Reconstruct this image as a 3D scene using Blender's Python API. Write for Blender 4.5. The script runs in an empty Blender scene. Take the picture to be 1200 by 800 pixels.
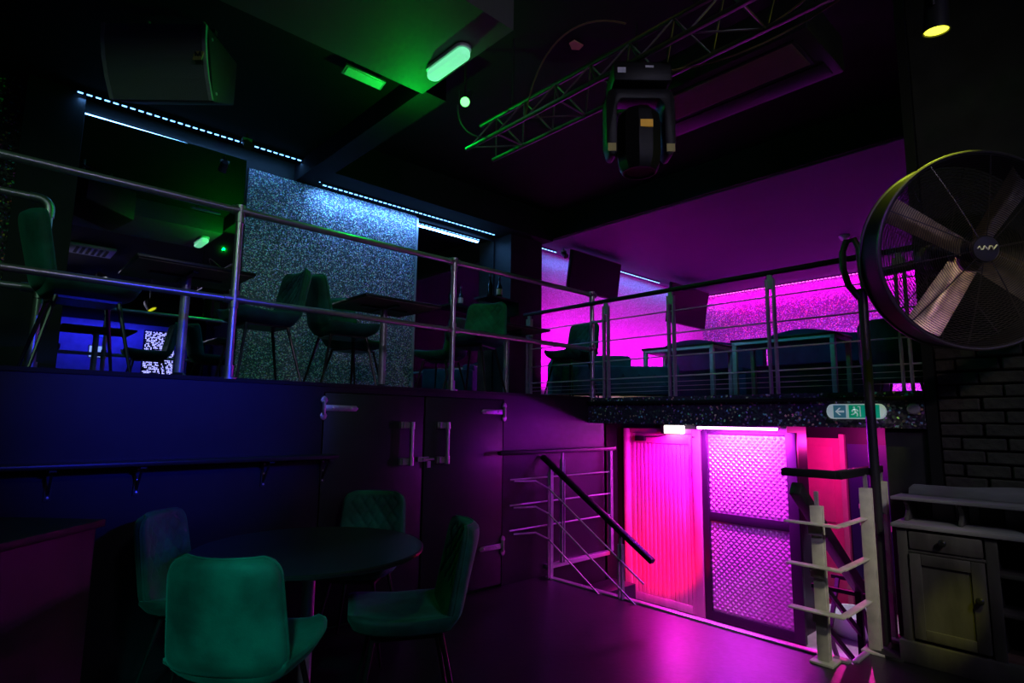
import bpy, bmesh, math, random
from mathutils import Matrix, Vector
PI = math.pi
random.seed(7)
S = bpy.context.scene
COL = S.collection

# ------------------------------------------------------------------ camera, world, exposure
cam_d = bpy.data.cameras.new('camera'); cam = bpy.data.objects.new('camera', cam_d); COL.objects.link(cam)
cam_d.sensor_width = 36.0; cam_d.lens = 681.5 * 36.0 / 1200.0; cam_d.clip_start = 0.02; cam_d.clip_end = 100
cam.matrix_world = Matrix(((0.73197676, -0.09891578, -0.67411103, 0.0),
                           (-0.68122002, -0.08850807, -0.72670875, 0.0),
                           (0.0122187, 0.99115185, -0.13216926, 1.4),
                           (0, 0, 0, 1)))
S.camera = cam
w = bpy.data.worlds.new('World'); S.world = w; w.use_nodes = True
w.node_tree.nodes['Background'].inputs[0].default_value = (0.01, 0.012, 0.02, 1)
w.node_tree.nodes['Background'].inputs[1].default_value = 0.05
S.view_settings.view_transform = 'Standard'; S.view_settings.look = 'None'
S.view_settings.gamma = 1.0; S.view_settings.use_curve_mapping = False
S.view_settings.exposure = 0.0

# ------------------------------------------------------------------ lights of the room
def light(name, kind, loc, color, power, target=None, size=0.1, size_y=None, angle=60, blend=0.4, spread=None):
    d = bpy.data.lights.new(name, kind); d.color = color; d.energy = power
    if kind == 'AREA':
        d.shape = 'RECTANGLE' if size_y else 'SQUARE'; d.size = size
        if size_y: d.size_y = size_y
        if spread: d.spread = math.radians(spread)
    elif kind == 'SPOT':
        d.spot_size = math.radians(angle); d.spot_blend = blend; d.shadow_soft_size = size
    else:
        d.shadow_soft_size = size
    o = bpy.data.objects.new(name, d); COL.objects.link(o); o.location = loc
    if target is not None:
        dr = Vector(target) - Vector(loc)
        up = 'Y'
        o.rotation_euler = dr.to_track_quat('-Z', up).to_euler()
    return o

def strip_light(name, p0, p1, toward, color, power, width=0.03, spread=None):
    """long thin area light lying along p0-p1 and shining towards a direction: the light of an LED tape"""
    p0 = Vector(p0); p1 = Vector(p1); L = (p1 - p0).length
    d = bpy.data.lights.new(name, 'AREA'); d.shape = 'RECTANGLE'; d.size = L; d.size_y = width; d.color = color; d.energy = power
    if spread: d.spread = math.radians(spread)
    o = bpy.data.objects.new(name, d); COL.objects.link(o)
    x = (p1 - p0).normalized(); z = -Vector(toward).normalized(); z = (z - x * z.dot(x)).normalized(); y = z.cross(x)
    m = Matrix((x, y, z)).transposed().to_4x4(); m.translation = (p0 + p1) / 2
    o.matrix_world = m
    return o

ICE = (0.13, 0.40, 1.0)
MAG = (1.0, 0.0, 0.95)
strip_light('led_tape_light', (0.45, 6.12, 4.16), (2.64, 6.12, 4.19), (0, .35, -1), ICE, 5)
strip_light('led_tape_light', (2.70, 6.12, 3.97), (5.25, 6.12, 3.97), (0, .5, -1), ICE, 22)
strip_light('led_tape_light', (6.36, 6.12, 4.00), (11.2, 6.12, 4.00), (0, .3, -1), (.06, .25, 1), 12)
strip_light('led_tape_light', (11.26, 6.1, 3.98), (11.26, 1.2, 3.98), (.6, 0, -1), (1, 0, .8), 40)
# colour wash battens behind the seating
strip_light('wash_batten_light', (6.3, 5.60, 1.75), (11.0, 5.60, 1.75), (0, .9, .9), MAG, 100, .08, 80)
strip_light('wash_batten_light', (10.6, 5.6, 1.75), (10.6, 1.4, 1.75), (.9, 0, .8), (.80, .05, 1), 60, .08, 80)
# stairwell lamps
strip_light('batten_light', (5.66, 2.42, 1.32), (5.66, 3.22, 1.32), (.5, 0, -1), (.9, .03, 1), 85, .05)
light('door_lamp_light', 'AREA', (5.70, 3.57, 1.25), (1.0, .0, .85), 19, (5.65, 3.65, 0), .22, .08)
light('red_uplighter_light', 'SPOT', (5.25, 3.55, -.50), (1, .0, .06), 85, (5.9, 4.0, .25), .01, angle=112, blend=1)
light('stair_magenta_light', 'POINT', (4.95, 2.6, 1.28), (.45, .0, 1), 24, size=.01)
light('corridor_light', 'POINT', (6.9, 2.2, 1.2), (1, .02, .45), 34, size=.01)
light('corridor_floor_light', 'SPOT', (6.9, 2.0, 1.3), (.80, .80, 1), 90, (6.56, 2.07, -.65), .01, angle=60)
# coloured spots of the hall
light('green_par_light', 'POINT', (2.44, 3.86, 3.74), (.0, 1, .05), 13.0, size=.008)
light('green_beam_light', 'SPOT', (2.62, 3.60, 3.92), (.0, 1, .15), 14, (.6, 4.1, 3.75), .02, angle=42, blend=1)
light('yellow_par_light', 'SPOT', (3.83, .63, 3.50), (.80, 1.0, .06), 170, (4.10, .85, .2), .02, angle=44, blend=.9)
light('yellow_par_spill', 'POINT', (3.83, .63, 3.46), (.85, 1, .04), .8, size=.01)
light('blue_stage_light', 'SPOT', (2.1, -3.5, 3.2), (.01, .02, 1), 1100, (.95, 3.82, 1.42), .1, angle=15, blend=1)
light('green_stage_light', 'SPOT', (-.9, -.9, 3.2), (.02, 1, .90), 300, (.62, 2.3, .55), .12, angle=19, blend=1)
light('green_truss_wash', 'SPOT', (2.7, .6, 3.7), (.0, 1, .35), 12, (1.9, 3.2, .7), .08, angle=40, blend=1)
light('hall_wash', 'SPOT', (.4, -3.2, 4.2), (.75, .70, 1), 190, (3.6, 3.4, 1.9), .25, angle=64, blend=1)
light('hall_warm_wash', 'SPOT', (1.6, -2.4, 4.1), (1, .93, .70), 380, (4.0, 1.36, .55), .12, angle=17, blend=1)
light('yellow_patch_light', 'SPOT', (2.5, -.3, 3.3), (.9, .95, .02), 230, (4.25, .86, .27), .02, angle=5.5, blend=.9)
light('violet_wash', 'SPOT', (.8, -1.6, 3.6), (.35, .04, 1), 170, (4.6, 2.5, 1.35), .1, angle=30, blend=1)
light('sideboard_wash', 'SPOT', (1.9, -2.0, 4.1), (.95, .88, 1), 60, (4.3, .7, .8), .12, angle=26, blend=1)
light('amber_wash', 'SPOT', (1.2, -1.9, 3.6), (1, .72, .28), 80, (4.0, .55, 2.25), .1, angle=17, blend=1)  # unseen spot added to brighten the fan
light('mezzanine_green_wash', 'SPOT', (-1.9, .6, 4.2), (.42, 1, .62), 75, (.0, 4.0, 2.9), .2, angle=46, blend=1)
light('bar_teal_fill', 'SPOT', (5.6, 3.2, 4.1), (.05, .55, 1), 40, (7.2, 3.6, 1.6), .1, angle=110, blend=1)  # added fill without a fixture, brings out the dark seating

# ------------------------------------------------------------------ materials
MATS = {}
def nd(nt, t, **k):
    n = nt.nodes.new(t)
    for a, b in k.items(): setattr(n, a, b)
    return n
def mat(name, color, rough=.5, metal=0.0, var=0.0, vscale=6.0, bump=0.0, bscale=60.0, sheen=0.0, emit=None, estr=0.0, coat=0.0, alpha=1.0, trans=0.0, stretch=None, spec=.5):
    if name in MATS: return MATS[name]
    m = bpy.data.materials.new(name); m.use_nodes = True; nt = m.node_tree
    b = nt.nodes['Principled BSDF']
    b.inputs['Base Color'].default_value = (*color, 1); b.inputs['Roughness'].default_value = rough
    b.inputs['Metallic'].default_value = metal; b.inputs['Specular IOR Level'].default_value = spec
    if sheen:
        b.inputs['Sheen Weight'].default_value = sheen; b.inputs['Sheen Roughness'].default_value = .35
        b.inputs['Sheen Tint'].default_value = (color[0]*.5+.1, color[1]*.5+.45, color[2]*.5+.35, 1)
    if coat: b.inputs['Coat Weight'].default_value = coat; b.inputs['Coat Roughness'].default_value = .12
    if trans: b.inputs['Transmission Weight'].default_value = trans
    if emit:
        b.inputs['Emission Color'].default_value = (*emit, 1); b.inputs['Emission Strength'].default_value = estr
    tc = nd(nt, 'ShaderNodeTexCoord'); src = tc.outputs['Object']
    if stretch:
        mp = nd(nt, 'ShaderNodeMapping'); mp.inputs['Scale'].default_value = stretch
        nt.links.new(src, mp.inputs['Vector']); src = mp.outputs['Vector']
    if var:
        n = nd(nt, 'ShaderNodeTexNoise'); n.inputs['Scale'].default_value = vscale; n.inputs['Detail'].default_value = 5
        nt.links.new(src, n.inputs['Vector'])
        r = nd(nt, 'ShaderNodeValToRGB')
        r.color_ramp.elements[0].position = .3; r.color_ramp.elements[1].position = .75
        r.color_ramp.elements[0].color = (*[c*(1-var) for c in color], 1)
        r.color_ramp.elements[1].color = (*[min(1, c*(1+var)) for c in color], 1)
        nt.links.new(n.outputs['Fac'], r.inputs['Fac']); nt.links.new(r.outputs['Color'], b.inputs['Base Color'])
    if bump:
        n2 = nd(nt, 'ShaderNodeTexNoise'); n2.inputs['Scale'].default_value = bscale; n2.inputs['Detail'].default_value = 3
        nt.links.new(src, n2.inputs['Vector'])
        bm_ = nd(nt, 'ShaderNodeBump'); bm_.inputs['Strength'].default_value = bump; bm_.inputs['Distance'].default_value = .01
        nt.links.new(n2.outputs['Fac'], bm_.inputs['Height']); nt.links.new(bm_.outputs['Normal'], b.inputs['Normal'])
    MATS[name] = m
    return m

def glitter(name, base, flake, scale, frac=.25, rough=.35, metal=.35, hue=.6):
    """painted glitter: small flakes with a colour and a tilt of their own"""
    m = bpy.data.materials.new(name); m.use_nodes = True; nt = m.node_tree; b = nt.nodes['Principled BSDF']
    tc = nd(nt, 'ShaderNodeTexCoord')
    v = nd(nt, 'ShaderNodeTexVoronoi'); v.inputs['Scale'].default_value = scale
    nt.links.new(tc.outputs['Object'], v.inputs['Vector'])
    sp = nd(nt, 'ShaderNodeSeparateColor'); nt.links.new(v.outputs['Color'], sp.inputs['Color'])
    ramp = nd(nt, 'ShaderNodeValToRGB')
    e = ramp.color_ramp.elements; e[0].position = 1 - frac; e[0].color = (0, 0, 0, 1); e[1].position = min(1, 1 - frac * .35); e[1].color = (1, 1, 1, 1)
    nt.links.new(sp.outputs['Red'], ramp.inputs['Fac'])
    hs = nd(nt, 'ShaderNodeCombineColor', mode='HSV'); hs.inputs[1].default_value = hue; hs.inputs[2].default_value = 1
    nt.links.new(sp.outputs['Green'], hs.inputs['Red'])
    mul = nd(nt, 'ShaderNodeMix', data_type='RGBA', blend_type='MULTIPLY'); mul.inputs['Factor'].default_value = 1
    nt.links.new(hs.outputs['Color'], mul.inputs['A']); mul.inputs['B'].default_value = (*flake, 1)
    mx = nd(nt, 'ShaderNodeMix', data_type='RGBA'); mx.inputs['A'].default_value = (*base, 1)
    nt.links.new(mul.outputs['Result'], mx.inputs['B']); nt.links.new(ramp.outputs['Color'], mx.inputs['Factor'])
    nt.links.new(mx.outputs['Result'], b.inputs['Base Color'])
    b.inputs['Roughness'].default_value = rough; b.inputs['Metallic'].default_value = metal
    geo = nd(nt, 'ShaderNodeNewGeometry')
    sub = nd(nt, 'ShaderNodeVectorMath', operation='SUBTRACT'); nt.links.new(v.outputs['Color'], sub.inputs[0]); sub.inputs[1].default_value = (.5, .5, .5)
    scl = nd(nt, 'ShaderNodeVectorMath', operation='SCALE'); nt.links.new(sub.outputs[0], scl.inputs[0]); scl.inputs['Scale'].default_value = .7
    add = nd(nt, 'ShaderNodeVectorMath', operation='ADD'); nt.links.new(scl.outputs[0], add.inputs[0]); nt.links.new(geo.outputs['Normal'], add.inputs[1])
    nrm = nd(nt, 'ShaderNodeVectorMath', operation='NORMALIZE'); nt.links.new(add.outputs[0], nrm.inputs[0])
    nt.links.new(nrm.outputs[0], b.inputs['Normal'])
    MATS[name] = m
    return m

M_floor = mat('dark_floor_paint', (.010, .009, .011), .33, spec=.45, var=.5, vscale=3, bump=.08, bscale=25)
M_vinyl = mat('pale_worn_vinyl', (.34, .31, .33), .5, var=.25, vscale=7, bump=.05)
M_black = mat('black_paint', (.006, .0055, .0065), .6, spec=.3, var=.3, vscale=5, bump=.05, bscale=90)
M_blackwall = mat('black_satin_panel', (.009, .008, .010), .45, spec=.35, var=.4, vscale=4, bump=.04, bscale=30)
M_ceil = mat('black_ceiling_paint', (.006, .006, .0065), .85, spec=.2, var=.3, vscale=2)
M_plum = mat('plum_ceiling_paint', (.046, .062, .085), .7, var=.08, vscale=1.2)
M_green_ceiling = mat('grey_soffit_paint', (.07, .08, .07), .7, var=.1, vscale=2)
M_pinkwall = glitter('silver_glitter_wallpaper', (.42, .38, .44), (.75, .7, .8), 120, .4, .6, .0, .2)
M_glit_back = glitter('holographic_glitter_wallpaper', (.20, .16, .26), (1, .95, 1), 60, .42, .45, .1, .5)
M_glit_blue = glitter('blue_silver_glitter_panel', (.10, .11, .15), (.85, .85, .95), 105, .36, .5, .1, .45)
M_glit_black = glitter('black_glitter_wall', (.006, .006, .007), (1, 1, .9), 75, .17, .5, .0, .85)
M_fascia = glitter('black_glitter_fascia', (.055, .045, .075), (.9, .85, 1), 75, .14, .4, .4, .6)
M_mirror = mat('mirror_glass', (.62, .64, .66), .015, 1.0)
M_steel = mat('brushed_steel_pipe', (.62, .62, .60), .32, .85, var=.08, vscale=30)
M_fit = mat('galvanised_fitting', (.50, .50, .48), .42, 1.0, var=.12, vscale=60)
M_flat = mat('grey_flat_bar_steel', (.44, .42, .44), .40, .5, var=.15, vscale=20)
M_cream = mat('scuffed_cream_paint', (.55, .53, .43), .55, var=.18, vscale=14, bump=.1, bscale=40)
M_rail = mat('black_handrail', (.009, .008, .010), .45, spec=.35)
M_blackmetal = mat('black_powder_coat', (.015, .015, .016), .4)
M_velvet = mat('emerald_velvet', (.003, .105, .072), .75, var=.6, vscale=6, bump=.12, bscale=120, sheen=.45)
M_teal = mat('teal_velvet', (.006, .075, .085), .75, var=.35, vscale=7, bump=.1, bscale=100, sheen=.3)
M_navy = mat('deep_blue_velvet', (.006, .045, .10), .75, var=.3, vscale=7, sheen=.25)
M_leg = mat('dark_chair_leg', (.05, .045, .045), .3, .8)
M_tabletop = mat('black_table_laminate', (.014, .014, .016), .32, var=.2, vscale=8)
M_tabunder = mat('raw_board_underside', (.16, .13, .10), .7, var=.2, vscale=12)
M_led_ice = mat('ice_led', (.7, .85, 1), .5, emit=(.15, .42, 1.0), estr=4.5)
M_led_mag = mat('magenta_led', (1, .6, .9), .5, emit=(1, .12, .75), estr=5)
M_lamp_white = mat('hot_white_lamp', (1, 1, .95), .5, emit=(1, .9, .8), estr=4)
M_lamp_mag = mat('magenta_batten_lamp', (1, .8, 1), .5, emit=(1, .55, 1), estr=5)
M_greenlens = mat('green_lens', (.3, 1, .5), .3, emit=(.12, 1, .16), estr=3.5)
M_yellens = mat('yellow_lens', (1, 1, .4), .3, emit=(1, .95, .05), estr=2.6)
M_diff_green = mat('green_lit_diffuser', (.5, .9, .7), .4, emit=(.22, 1, .50), estr=.85, bump=.5, bscale=18)
M_diff = mat('opal_diffuser', (.6, .6, .5), .4, emit=(1, .85, .1), estr=.25)
M_doorpaint = mat('pink_tongue_and_groove_paint', (.72, .34, .46), .45, var=.22, vscale=8, stretch=(1, 1, .12))
M_frame = mat('door_frame_paint', (.62, .30, .40), .45, var=.1)
M_plate = mat('diamond_plate_aluminium', (.60, .56, .60), .38, .45)
M_dkframe = mat('dark_violet_steel_frame', (.016, .010, .024), .45, .0, spec=.35)
M_brick = mat('grey_painted_brick', (.045, .042, .036), .75, var=.35, vscale=22, bump=.5, bscale=60)
M_mortar = mat('dark_mortar', (.022, .020, .018), .9, var=.3, vscale=30, bump=.4, bscale=60)
M_plaster = mat('dark_grey_plaster', (.030, .029, .031), .85, spec=.25, var=.25, vscale=5, bump=.2, bscale=20)
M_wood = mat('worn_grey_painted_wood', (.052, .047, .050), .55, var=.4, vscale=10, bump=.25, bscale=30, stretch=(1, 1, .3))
M_woodlit = mat('lit_grey_wood', (.24, .23, .26), .6, var=.35, vscale=9, bump=.25, bscale=30, stretch=(1, .25, 1))  # paler copy of the sideboard wood: light on top boards put into colour
M_inside = mat('reddish_cabinet_inside', (.10, .055, .05), .7, var=.3, vscale=12)
M_knob = mat('black_knob', (.012, .012, .012), .2)
M_head = mat('matt_black_lamp_housing', (.006, .006, .006), .5, spec=.3)
M_white = mat('white_plastic', (.75, .75, .78), .4)
M_exitw = mat('exit_sign_white', (.8, .9, .88), .4, emit=(.55, .75, .72), estr=.30)
M_exitg = mat('exit_sign_green', (.02, .38, .26), .4, emit=(.0, .42, .25), estr=.35)
M_exitt = mat('exit_sign_teal', (.06, .20, .26), .4, emit=(.05, .20, .25), estr=.35)
M_alu = mat('bare_aluminium_blade', (.50, .42, .24), .45, 1.0, var=.3, vscale=12, bump=.15, bscale=40)  # golden tint: amber light put into the aluminium's colour
M_wire = mat('black_fan_wire', (.09, .082, .075), .35, .6)
M_tvback = mat('black_screen', (.003, .003, .005), .5, spec=.12)
M_grille = mat('speaker_mesh', (.11, .12, .11), .6, bump=.6, bscale=350)
M_gold = mat('gold_badge', (.85, .62, .22), .35, .7)
M_orange = mat('orange_sticker', (.9, .50, .05), .5, emit=(.9, .45, .02), estr=.12)  # faint glow put into the colour of a plain sticker
M_yel = mat('yellow_sticker', (.62, .55, .12), .5)
M_bottle = mat('dark_bottle_glass', (.01, .015, .012), .08)
M_label = mat('amber_label', (.6, .35, .2), .5)
M_enamel = mat('pale_enamel', (.72, .84, .84), .3)
M_poster = mat('blue_poster_print', (.012, .012, .11), .5)
M_whiteprint = mat('white_print', (.7, .66, .75), .6)
M_pinklam = mat('pink_painted_door', (.75, .12, .35), .45, var=.1)
M_nosing = mat('aluminium_nosing', (.75, .72, .74), .35, .8)
M_whiteedge = mat('pale_metal_edging', (.75, .72, .78), .4)
M_cablewire = mat('galvanised_wire', (.62, .60, .62), .4, .35)
M_stagewall = mat('stage_cloth', (.35, .35, .5), .8, var=.2)
M_dot = mat('blue_led_dots', (.6, .6, 1), .5, emit=(.35, .35, 1), estr=6)
M_screen = mat('stage_screen', (.5, .6, .9), .5, emit=(.25, .4, 1), estr=1.6)
M_cable = mat('black_cable', (.02, .02, .02), .5)
M_cabley = mat('olive_cable', (.14, .13, .03), .5)
M_rack = mat('silver_truss', (.17, .17, .17), .4, 1.0)
M_brass = mat('brass_skirting', (.55, .38, .18), .35, .8, var=.5, vscale=14)

# ------------------------------------------------------------------ mesh helpers
class MB:
    def __init__(s): s.v = []; s.f = []
    def add(s, vs, fs):
        o = len(s.v); s.v += [tuple(x) for x in vs]; s.f += [tuple(i + o for i in f) for f in fs]; return s
    def obox(s, x0, x1, y0, y1, z0, z1):
        x0, x1 = min(x0, x1), max(x0, x1); y0, y1 = min(y0, y1), max(y0, y1); z0, z1 = min(z0, z1), max(z0, z1)
        return s.add([(x0,y0,z0),(x1,y0,z0),(x1,y1,z0),(x0,y1,z0),(x0,y0,z1),(x1,y0,z1),(x1,y1,z1),(x0,y1,z1)],
                     [(3,2,1,0),(4,5,6,7),(0,1,5,4),(1,2,6,5),(2,3,7,6),(3,0,4,7)])
    def box(s, c, size, m=None):
        hx, hy, hz = [q/2 for q in size]
        vs = [Vector((a*hx, b*hy, d*hz)) for d in (-1,1) for a, b in ((-1,-1),(1,-1),(1,1),(-1,1))]
        if m is not None: vs = [m @ q for q in vs]
        vs = [q + Vector(c) for q in vs]
        return s.add(vs, [(3,2,1,0),(4,5,6,7),(0,1,5,4),(1,2,6,5),(2,3,7,6),(3,0,4,7)])
    def bar(s, p0, p1, wd, ht, up=(0,0,1)):
        p0, p1 = Vector(p0), Vector(p1); d = (p1-p0).normalized(); u = Vector(up)
        sd = d.cross(u)
        if sd.length < 1e-5: sd = d.cross(Vector((1,0,0)))
        sd.normalize(); u = sd.cross(d)
        vs = []
        for p in (p0, p1):
            for a, b in ((-1,-1),(1,-1),(1,1),(-1,1)): vs.append(p + sd*(a*wd/2) + u*(b*ht/2))
        return s.add(vs, [(0,1,2,3),(7,6,5,4),(4,5,1,0),(5,6,2,1),(6,7,3,2),(7,4,0,3)])
    def tube(s, pts, r, n=10, closed=False, r1=None, cap=True):
        pts = [Vector(p) for p in pts]; k = len(pts); rings = []
        pu = None
        for i, p in enumerate(pts):
            if closed: t = pts[(i+1) % k] - pts[i-1]
            else: t = pts[min(i+1, k-1)] - pts[max(i-1, 0)]
            t.normalize()
            if pu is None:
                a = Vector((0,0,1)) if abs(t.z) < .9 else Vector((1,0,0))
                pu = (a - t*a.dot(t)).normalized()
            else: pu = (pu - t*pu.dot(t)).normalized()
            q = t.cross(pu)
            rr = r if r1 is None else r + (r1-r)*i/max(1, k-1)
            rings.append([p + pu*(rr*math.cos(2*PI*j/n)) + q*(rr*math.sin(2*PI*j/n)) for j in range(n)])
        vs = [x for rg in rings for x in rg]; fs = []
        for i in range(k if closed else k-1):
            a, b = i*n, ((i+1) % k)*n
            for j in range(n): fs.append((a+j, a+(j+1) % n, b+(j+1) % n, b+j))
        if cap and not closed:
            fs.append(tuple(range(n-1, -1, -1))); fs.append(tuple((k-1)*n+j for j in range(n)))
        return s.add(vs, fs)
    def lathe(s, prof, c=(0,0,0), n=24, axis=(0,0,1)):
        """prof: list of (radius, height) along axis from c"""
        ax = Vector(axis).normalized(); a = Vector((1,0,0)) if abs(ax.x) < .9 else Vector((0,1,0))
        u = (a - ax*a.dot(ax)).normalized(); q = ax.cross(u); c = Vector(c); vs = []; fs = []
        for r, h in prof:
            for j in range(n): vs.append(c + ax*h + u*(r*math.cos(2*PI*j/n)) + q*(r*math.sin(2*PI*j/n)))
        for i in range(len(prof)-1):
            for j in range(n): fs.append((i*n+j, i*n+(j+1) % n, (i+1)*n+(j+1) % n, (i+1)*n+j))
        if prof[0][0] > 1e-6: fs.append(tuple(range(n-1, -1, -1)))
        if prof[-1][0] > 1e-6: fs.append(tuple((len(prof)-1)*n+j for j in range(n)))
        return s.add(vs, fs)
    def prism(s, poly, o, u, v, depth):
        """2D polygon in the plane (o,u,v), extruded along u x v by depth"""
        o, u, v = Vector(o), Vector(u), Vector(v); nrm = u.cross(v).normalized(); n = len(poly)
        vs = [o + u*a + v*b for a, b in poly] + [o + u*a + v*b + nrm*depth for a, b in poly]
        fs = [tuple(range(n-1, -1, -1)), tuple(range(n, 2*n))] + [(i, (i+1) % n, n+(i+1) % n, n+i) for i in range(n)]
        return s.add(vs, fs)
    def grid(s, fn, nu, nv):
        vs = [fn(i/nu, j/nv) for j in range(nv+1) for i in range(nu+1)]
        return s.add(vs, [(j*(nu+1)+i, j*(nu+1)+i+1, (j+1)*(nu+1)+i+1, (j+1)*(nu+1)+i) for j in range(nv) for i in range(nu)])
    def build(s, name, m, parent=None, smooth=False, bevel=0.0, kind=None, label=None, sharp=35):
        vs = s.v
        root = parent
        while root is not None and root.parent is not None: root = root.parent
        if root is not None and root.get('_world'):
            L = Vector(root['_world']); vs = [tuple(Vector(x) - L) for x in vs]
        me = bpy.data.meshes.new(name); me.from_pydata(vs, [], s.f)
        b = bmesh.new(); b.from_mesh(me)
        bmesh.ops.remove_doubles(b, verts=b.verts, dist=1e-6)
        bmesh.ops.recalc_face_normals(b, faces=b.faces)
        if bevel: 
            ed = [e for e in b.edges if e.is_manifold and e.calc_face_angle(0) > .6]
            bmesh.ops.bevel(b, geom=ed, offset=bevel, segments=2, affect='EDGES', profile=.5, clamp_overlap=True)
        b.to_mesh(me); b.free()
        if smooth or bevel:
            me.polygons.foreach_set('use_smooth', [True]*len(me.polygons)); me.set_sharp_from_angle(angle=math.radians(sharp))
        me.materials.append(m)
        o = bpy.data.objects.new(name, me); COL.objects.link(o)
        if parent is not None: o.parent = parent
        if kind: o['kind'] = kind
        if label: o['label'] = label
        return o

def tag(o, label, cat, group=None):
    o['label'] = label; o['category'] = cat
    if group: o['group'] = group
    return o
def thing(name, loc, label, cat, group=None, world=True):
    """Empty at the base of a thing; its parts are given in world coordinates when world is set"""
    o = bpy.data.objects.new(name, None); COL.objects.link(o); o.location = loc; o.empty_display_size = .1
    if world: o['_world'] = list(loc)
    return tag(o, label, cat, group)
def struct(name, mb, m, bevel=0, parent=None): return mb.build(name, m, parent, bevel=bevel, kind='structure')
def dup(root, loc, rz=0, label=None, group=None):
    r = root.copy(); COL.objects.link(r); r.location = loc; r.rotation_euler = (0, 0, rz)
    if label: r['label'] = label
    if group: r['group'] = group
    for ch in list(root.children):
        c = ch.copy(); COL.objects.link(c); c.parent = r
        for g in ch.children:
            d = g.copy(); COL.objects.link(d); d.parent = c
    return r

# ------------------------------------------------------------------ the room shell
MZ = 1.62            # mezzanine floor
FW = 3.82            # front of the mezzanine (black panel wall)
RX = 4.63            # second edge of the mezzanine, over the stairwell
BW = 6.30            # back wall
FX = 11.42           # far wall
HC = 4.45            # hall ceiling
LZ = -.65            # stairwell landing

struct('floor', MB().obox(-4, 3.95, -5, FW, -.15, 0).obox(3.95, 4.7, -5, 1.28, -.15, 0), M_floor)
struct('floor_landing', MB().obox(3.95, 9.6, 1.0, 4.6, LZ-.1, LZ), M_vinyl)
struct('wall_stairwell', MB().obox(3.93, 3.95, 1.28, FW, LZ, -.02).obox(3.95, 4.65, 1.26, 1.28, LZ, -.15), M_black)
struct('floor_mezzanine', MB().obox(-4, RX, FW+.02, BW, MZ-.2, MZ).obox(RX, FX, .97, BW, 1.37, MZ-.004), M_black)
struct('wall_mezzanine_front', MB().obox(-4, 1.785, FW, FW+.06, 0, MZ+.004).obox(3.455, 4.9, FW, FW+.06, LZ, MZ+.004)
       .obox(1.785, 3.455, FW, FW+.06, 1.57, MZ+.004).obox(1.785, 3.455, FW+.03, FW+.06, 0, 1.57), M_blackwall)
struct('trim_1', MB().obox(-4, RX, FW-.012, FW+.05, MZ-.012, MZ+.012), M_black)
# glitter fascia above the stairwell
struct('trim_2', MB().obox(RX-.02, RX+.02, .97, FW, 1.37, MZ), M_fascia)
struct('trim_3', MB().obox(RX-.05, RX+.03, .97, FW, 1.555, 1.585), M_black, .004)
struct('wall_back', MB().obox(-4, FX, BW, BW+.1, MZ, HC), M_black)
struct('wall_far', MB().obox(FX, FX+.1, .9, BW+.1, MZ, HC), M_glit_back)
struct('wall_left', MB().obox(-4.1, -4, -5, BW, 0, HC), M_black)
struct('wall_rear', MB().obox(-4, 4.7, -5.1, -5, 0, HC), M_black)
struct('ceiling', MB().obox(-4, 6.2, -5, BW, HC, HC+.1), M_ceil)
struct('ceiling_far', MB().obox(6.2, FX, .9, BW, 4.06, HC+.1), M_plum)
struct('trim_4', MB().obox(6.14, 6.2, .9, BW, 4.07, HC), M_ceil)
struct('ceiling_left', MB().obox(-4, 2.45, 3.74, BW, 4.24, HC), M_ceil)
struct('trim_5', MB().obox(2.45, 2.68, 3.74, BW, 4.03, HC), M_ceil)
struct('trim_6', MB().obox(2.68, 6.14, 5.75, BW, 4.03, HC), M_ceil)
struct('ceiling_soffit', MB().obox(-4, 2.445, 2.66, 3.74, 4.0, HC), M_green_ceiling)
# right hand wall: dark plaster with bare painted brick low down
wr = struct('wall_right', MB().obox(4.67, 4.9, -5, .96, 0, HC).obox(4.67, 4.9, .96, 1.22, LZ, 1.37), M_mortar)
struct('trim_7', MB().obox(4.655, 4.68, -5, .90, 1.93, HC).obox(4.655, 4.68, .93, 1.22, 0, 1.37), M_plaster)
struct('wall_far_side', MB().obox(4.7, FX, .86, .96, MZ, HC), M_black)
struct('trim_8', MB().obox(4.615, 4.67, .905, .965, 0.0, HC), M_blackmetal)
struct('wall_stairwell_side', MB().obox(4.9, 9.6, 1.12, 1.22, LZ, 1.37), M_plaster)
# under the mezzanine
struct('wall_recess', MB().obox(4.9, 5.9, 4.42, 4.5, LZ, 1.37).obox(4.86, 4.9, FW, 4.5, LZ, 1.37), M_black)
struct('wall_door', MB().obox(5.92, 6.0, 4.31, 4.5, LZ, 1.37).obox(5.92, 6.0, 3.26, 4.31, 1.30, 1.37).obox(5.92, 6.0, 3.22, 3.28, LZ, 1.37), M_dkframe)
struct('wall_corridor', MB().obox(7.6, 7.7, 1.2, 3.4, LZ, 1.37).obox(6.5, 7.6, 3.36, 3.4, LZ, 1.37), M_dkframe)

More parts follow.
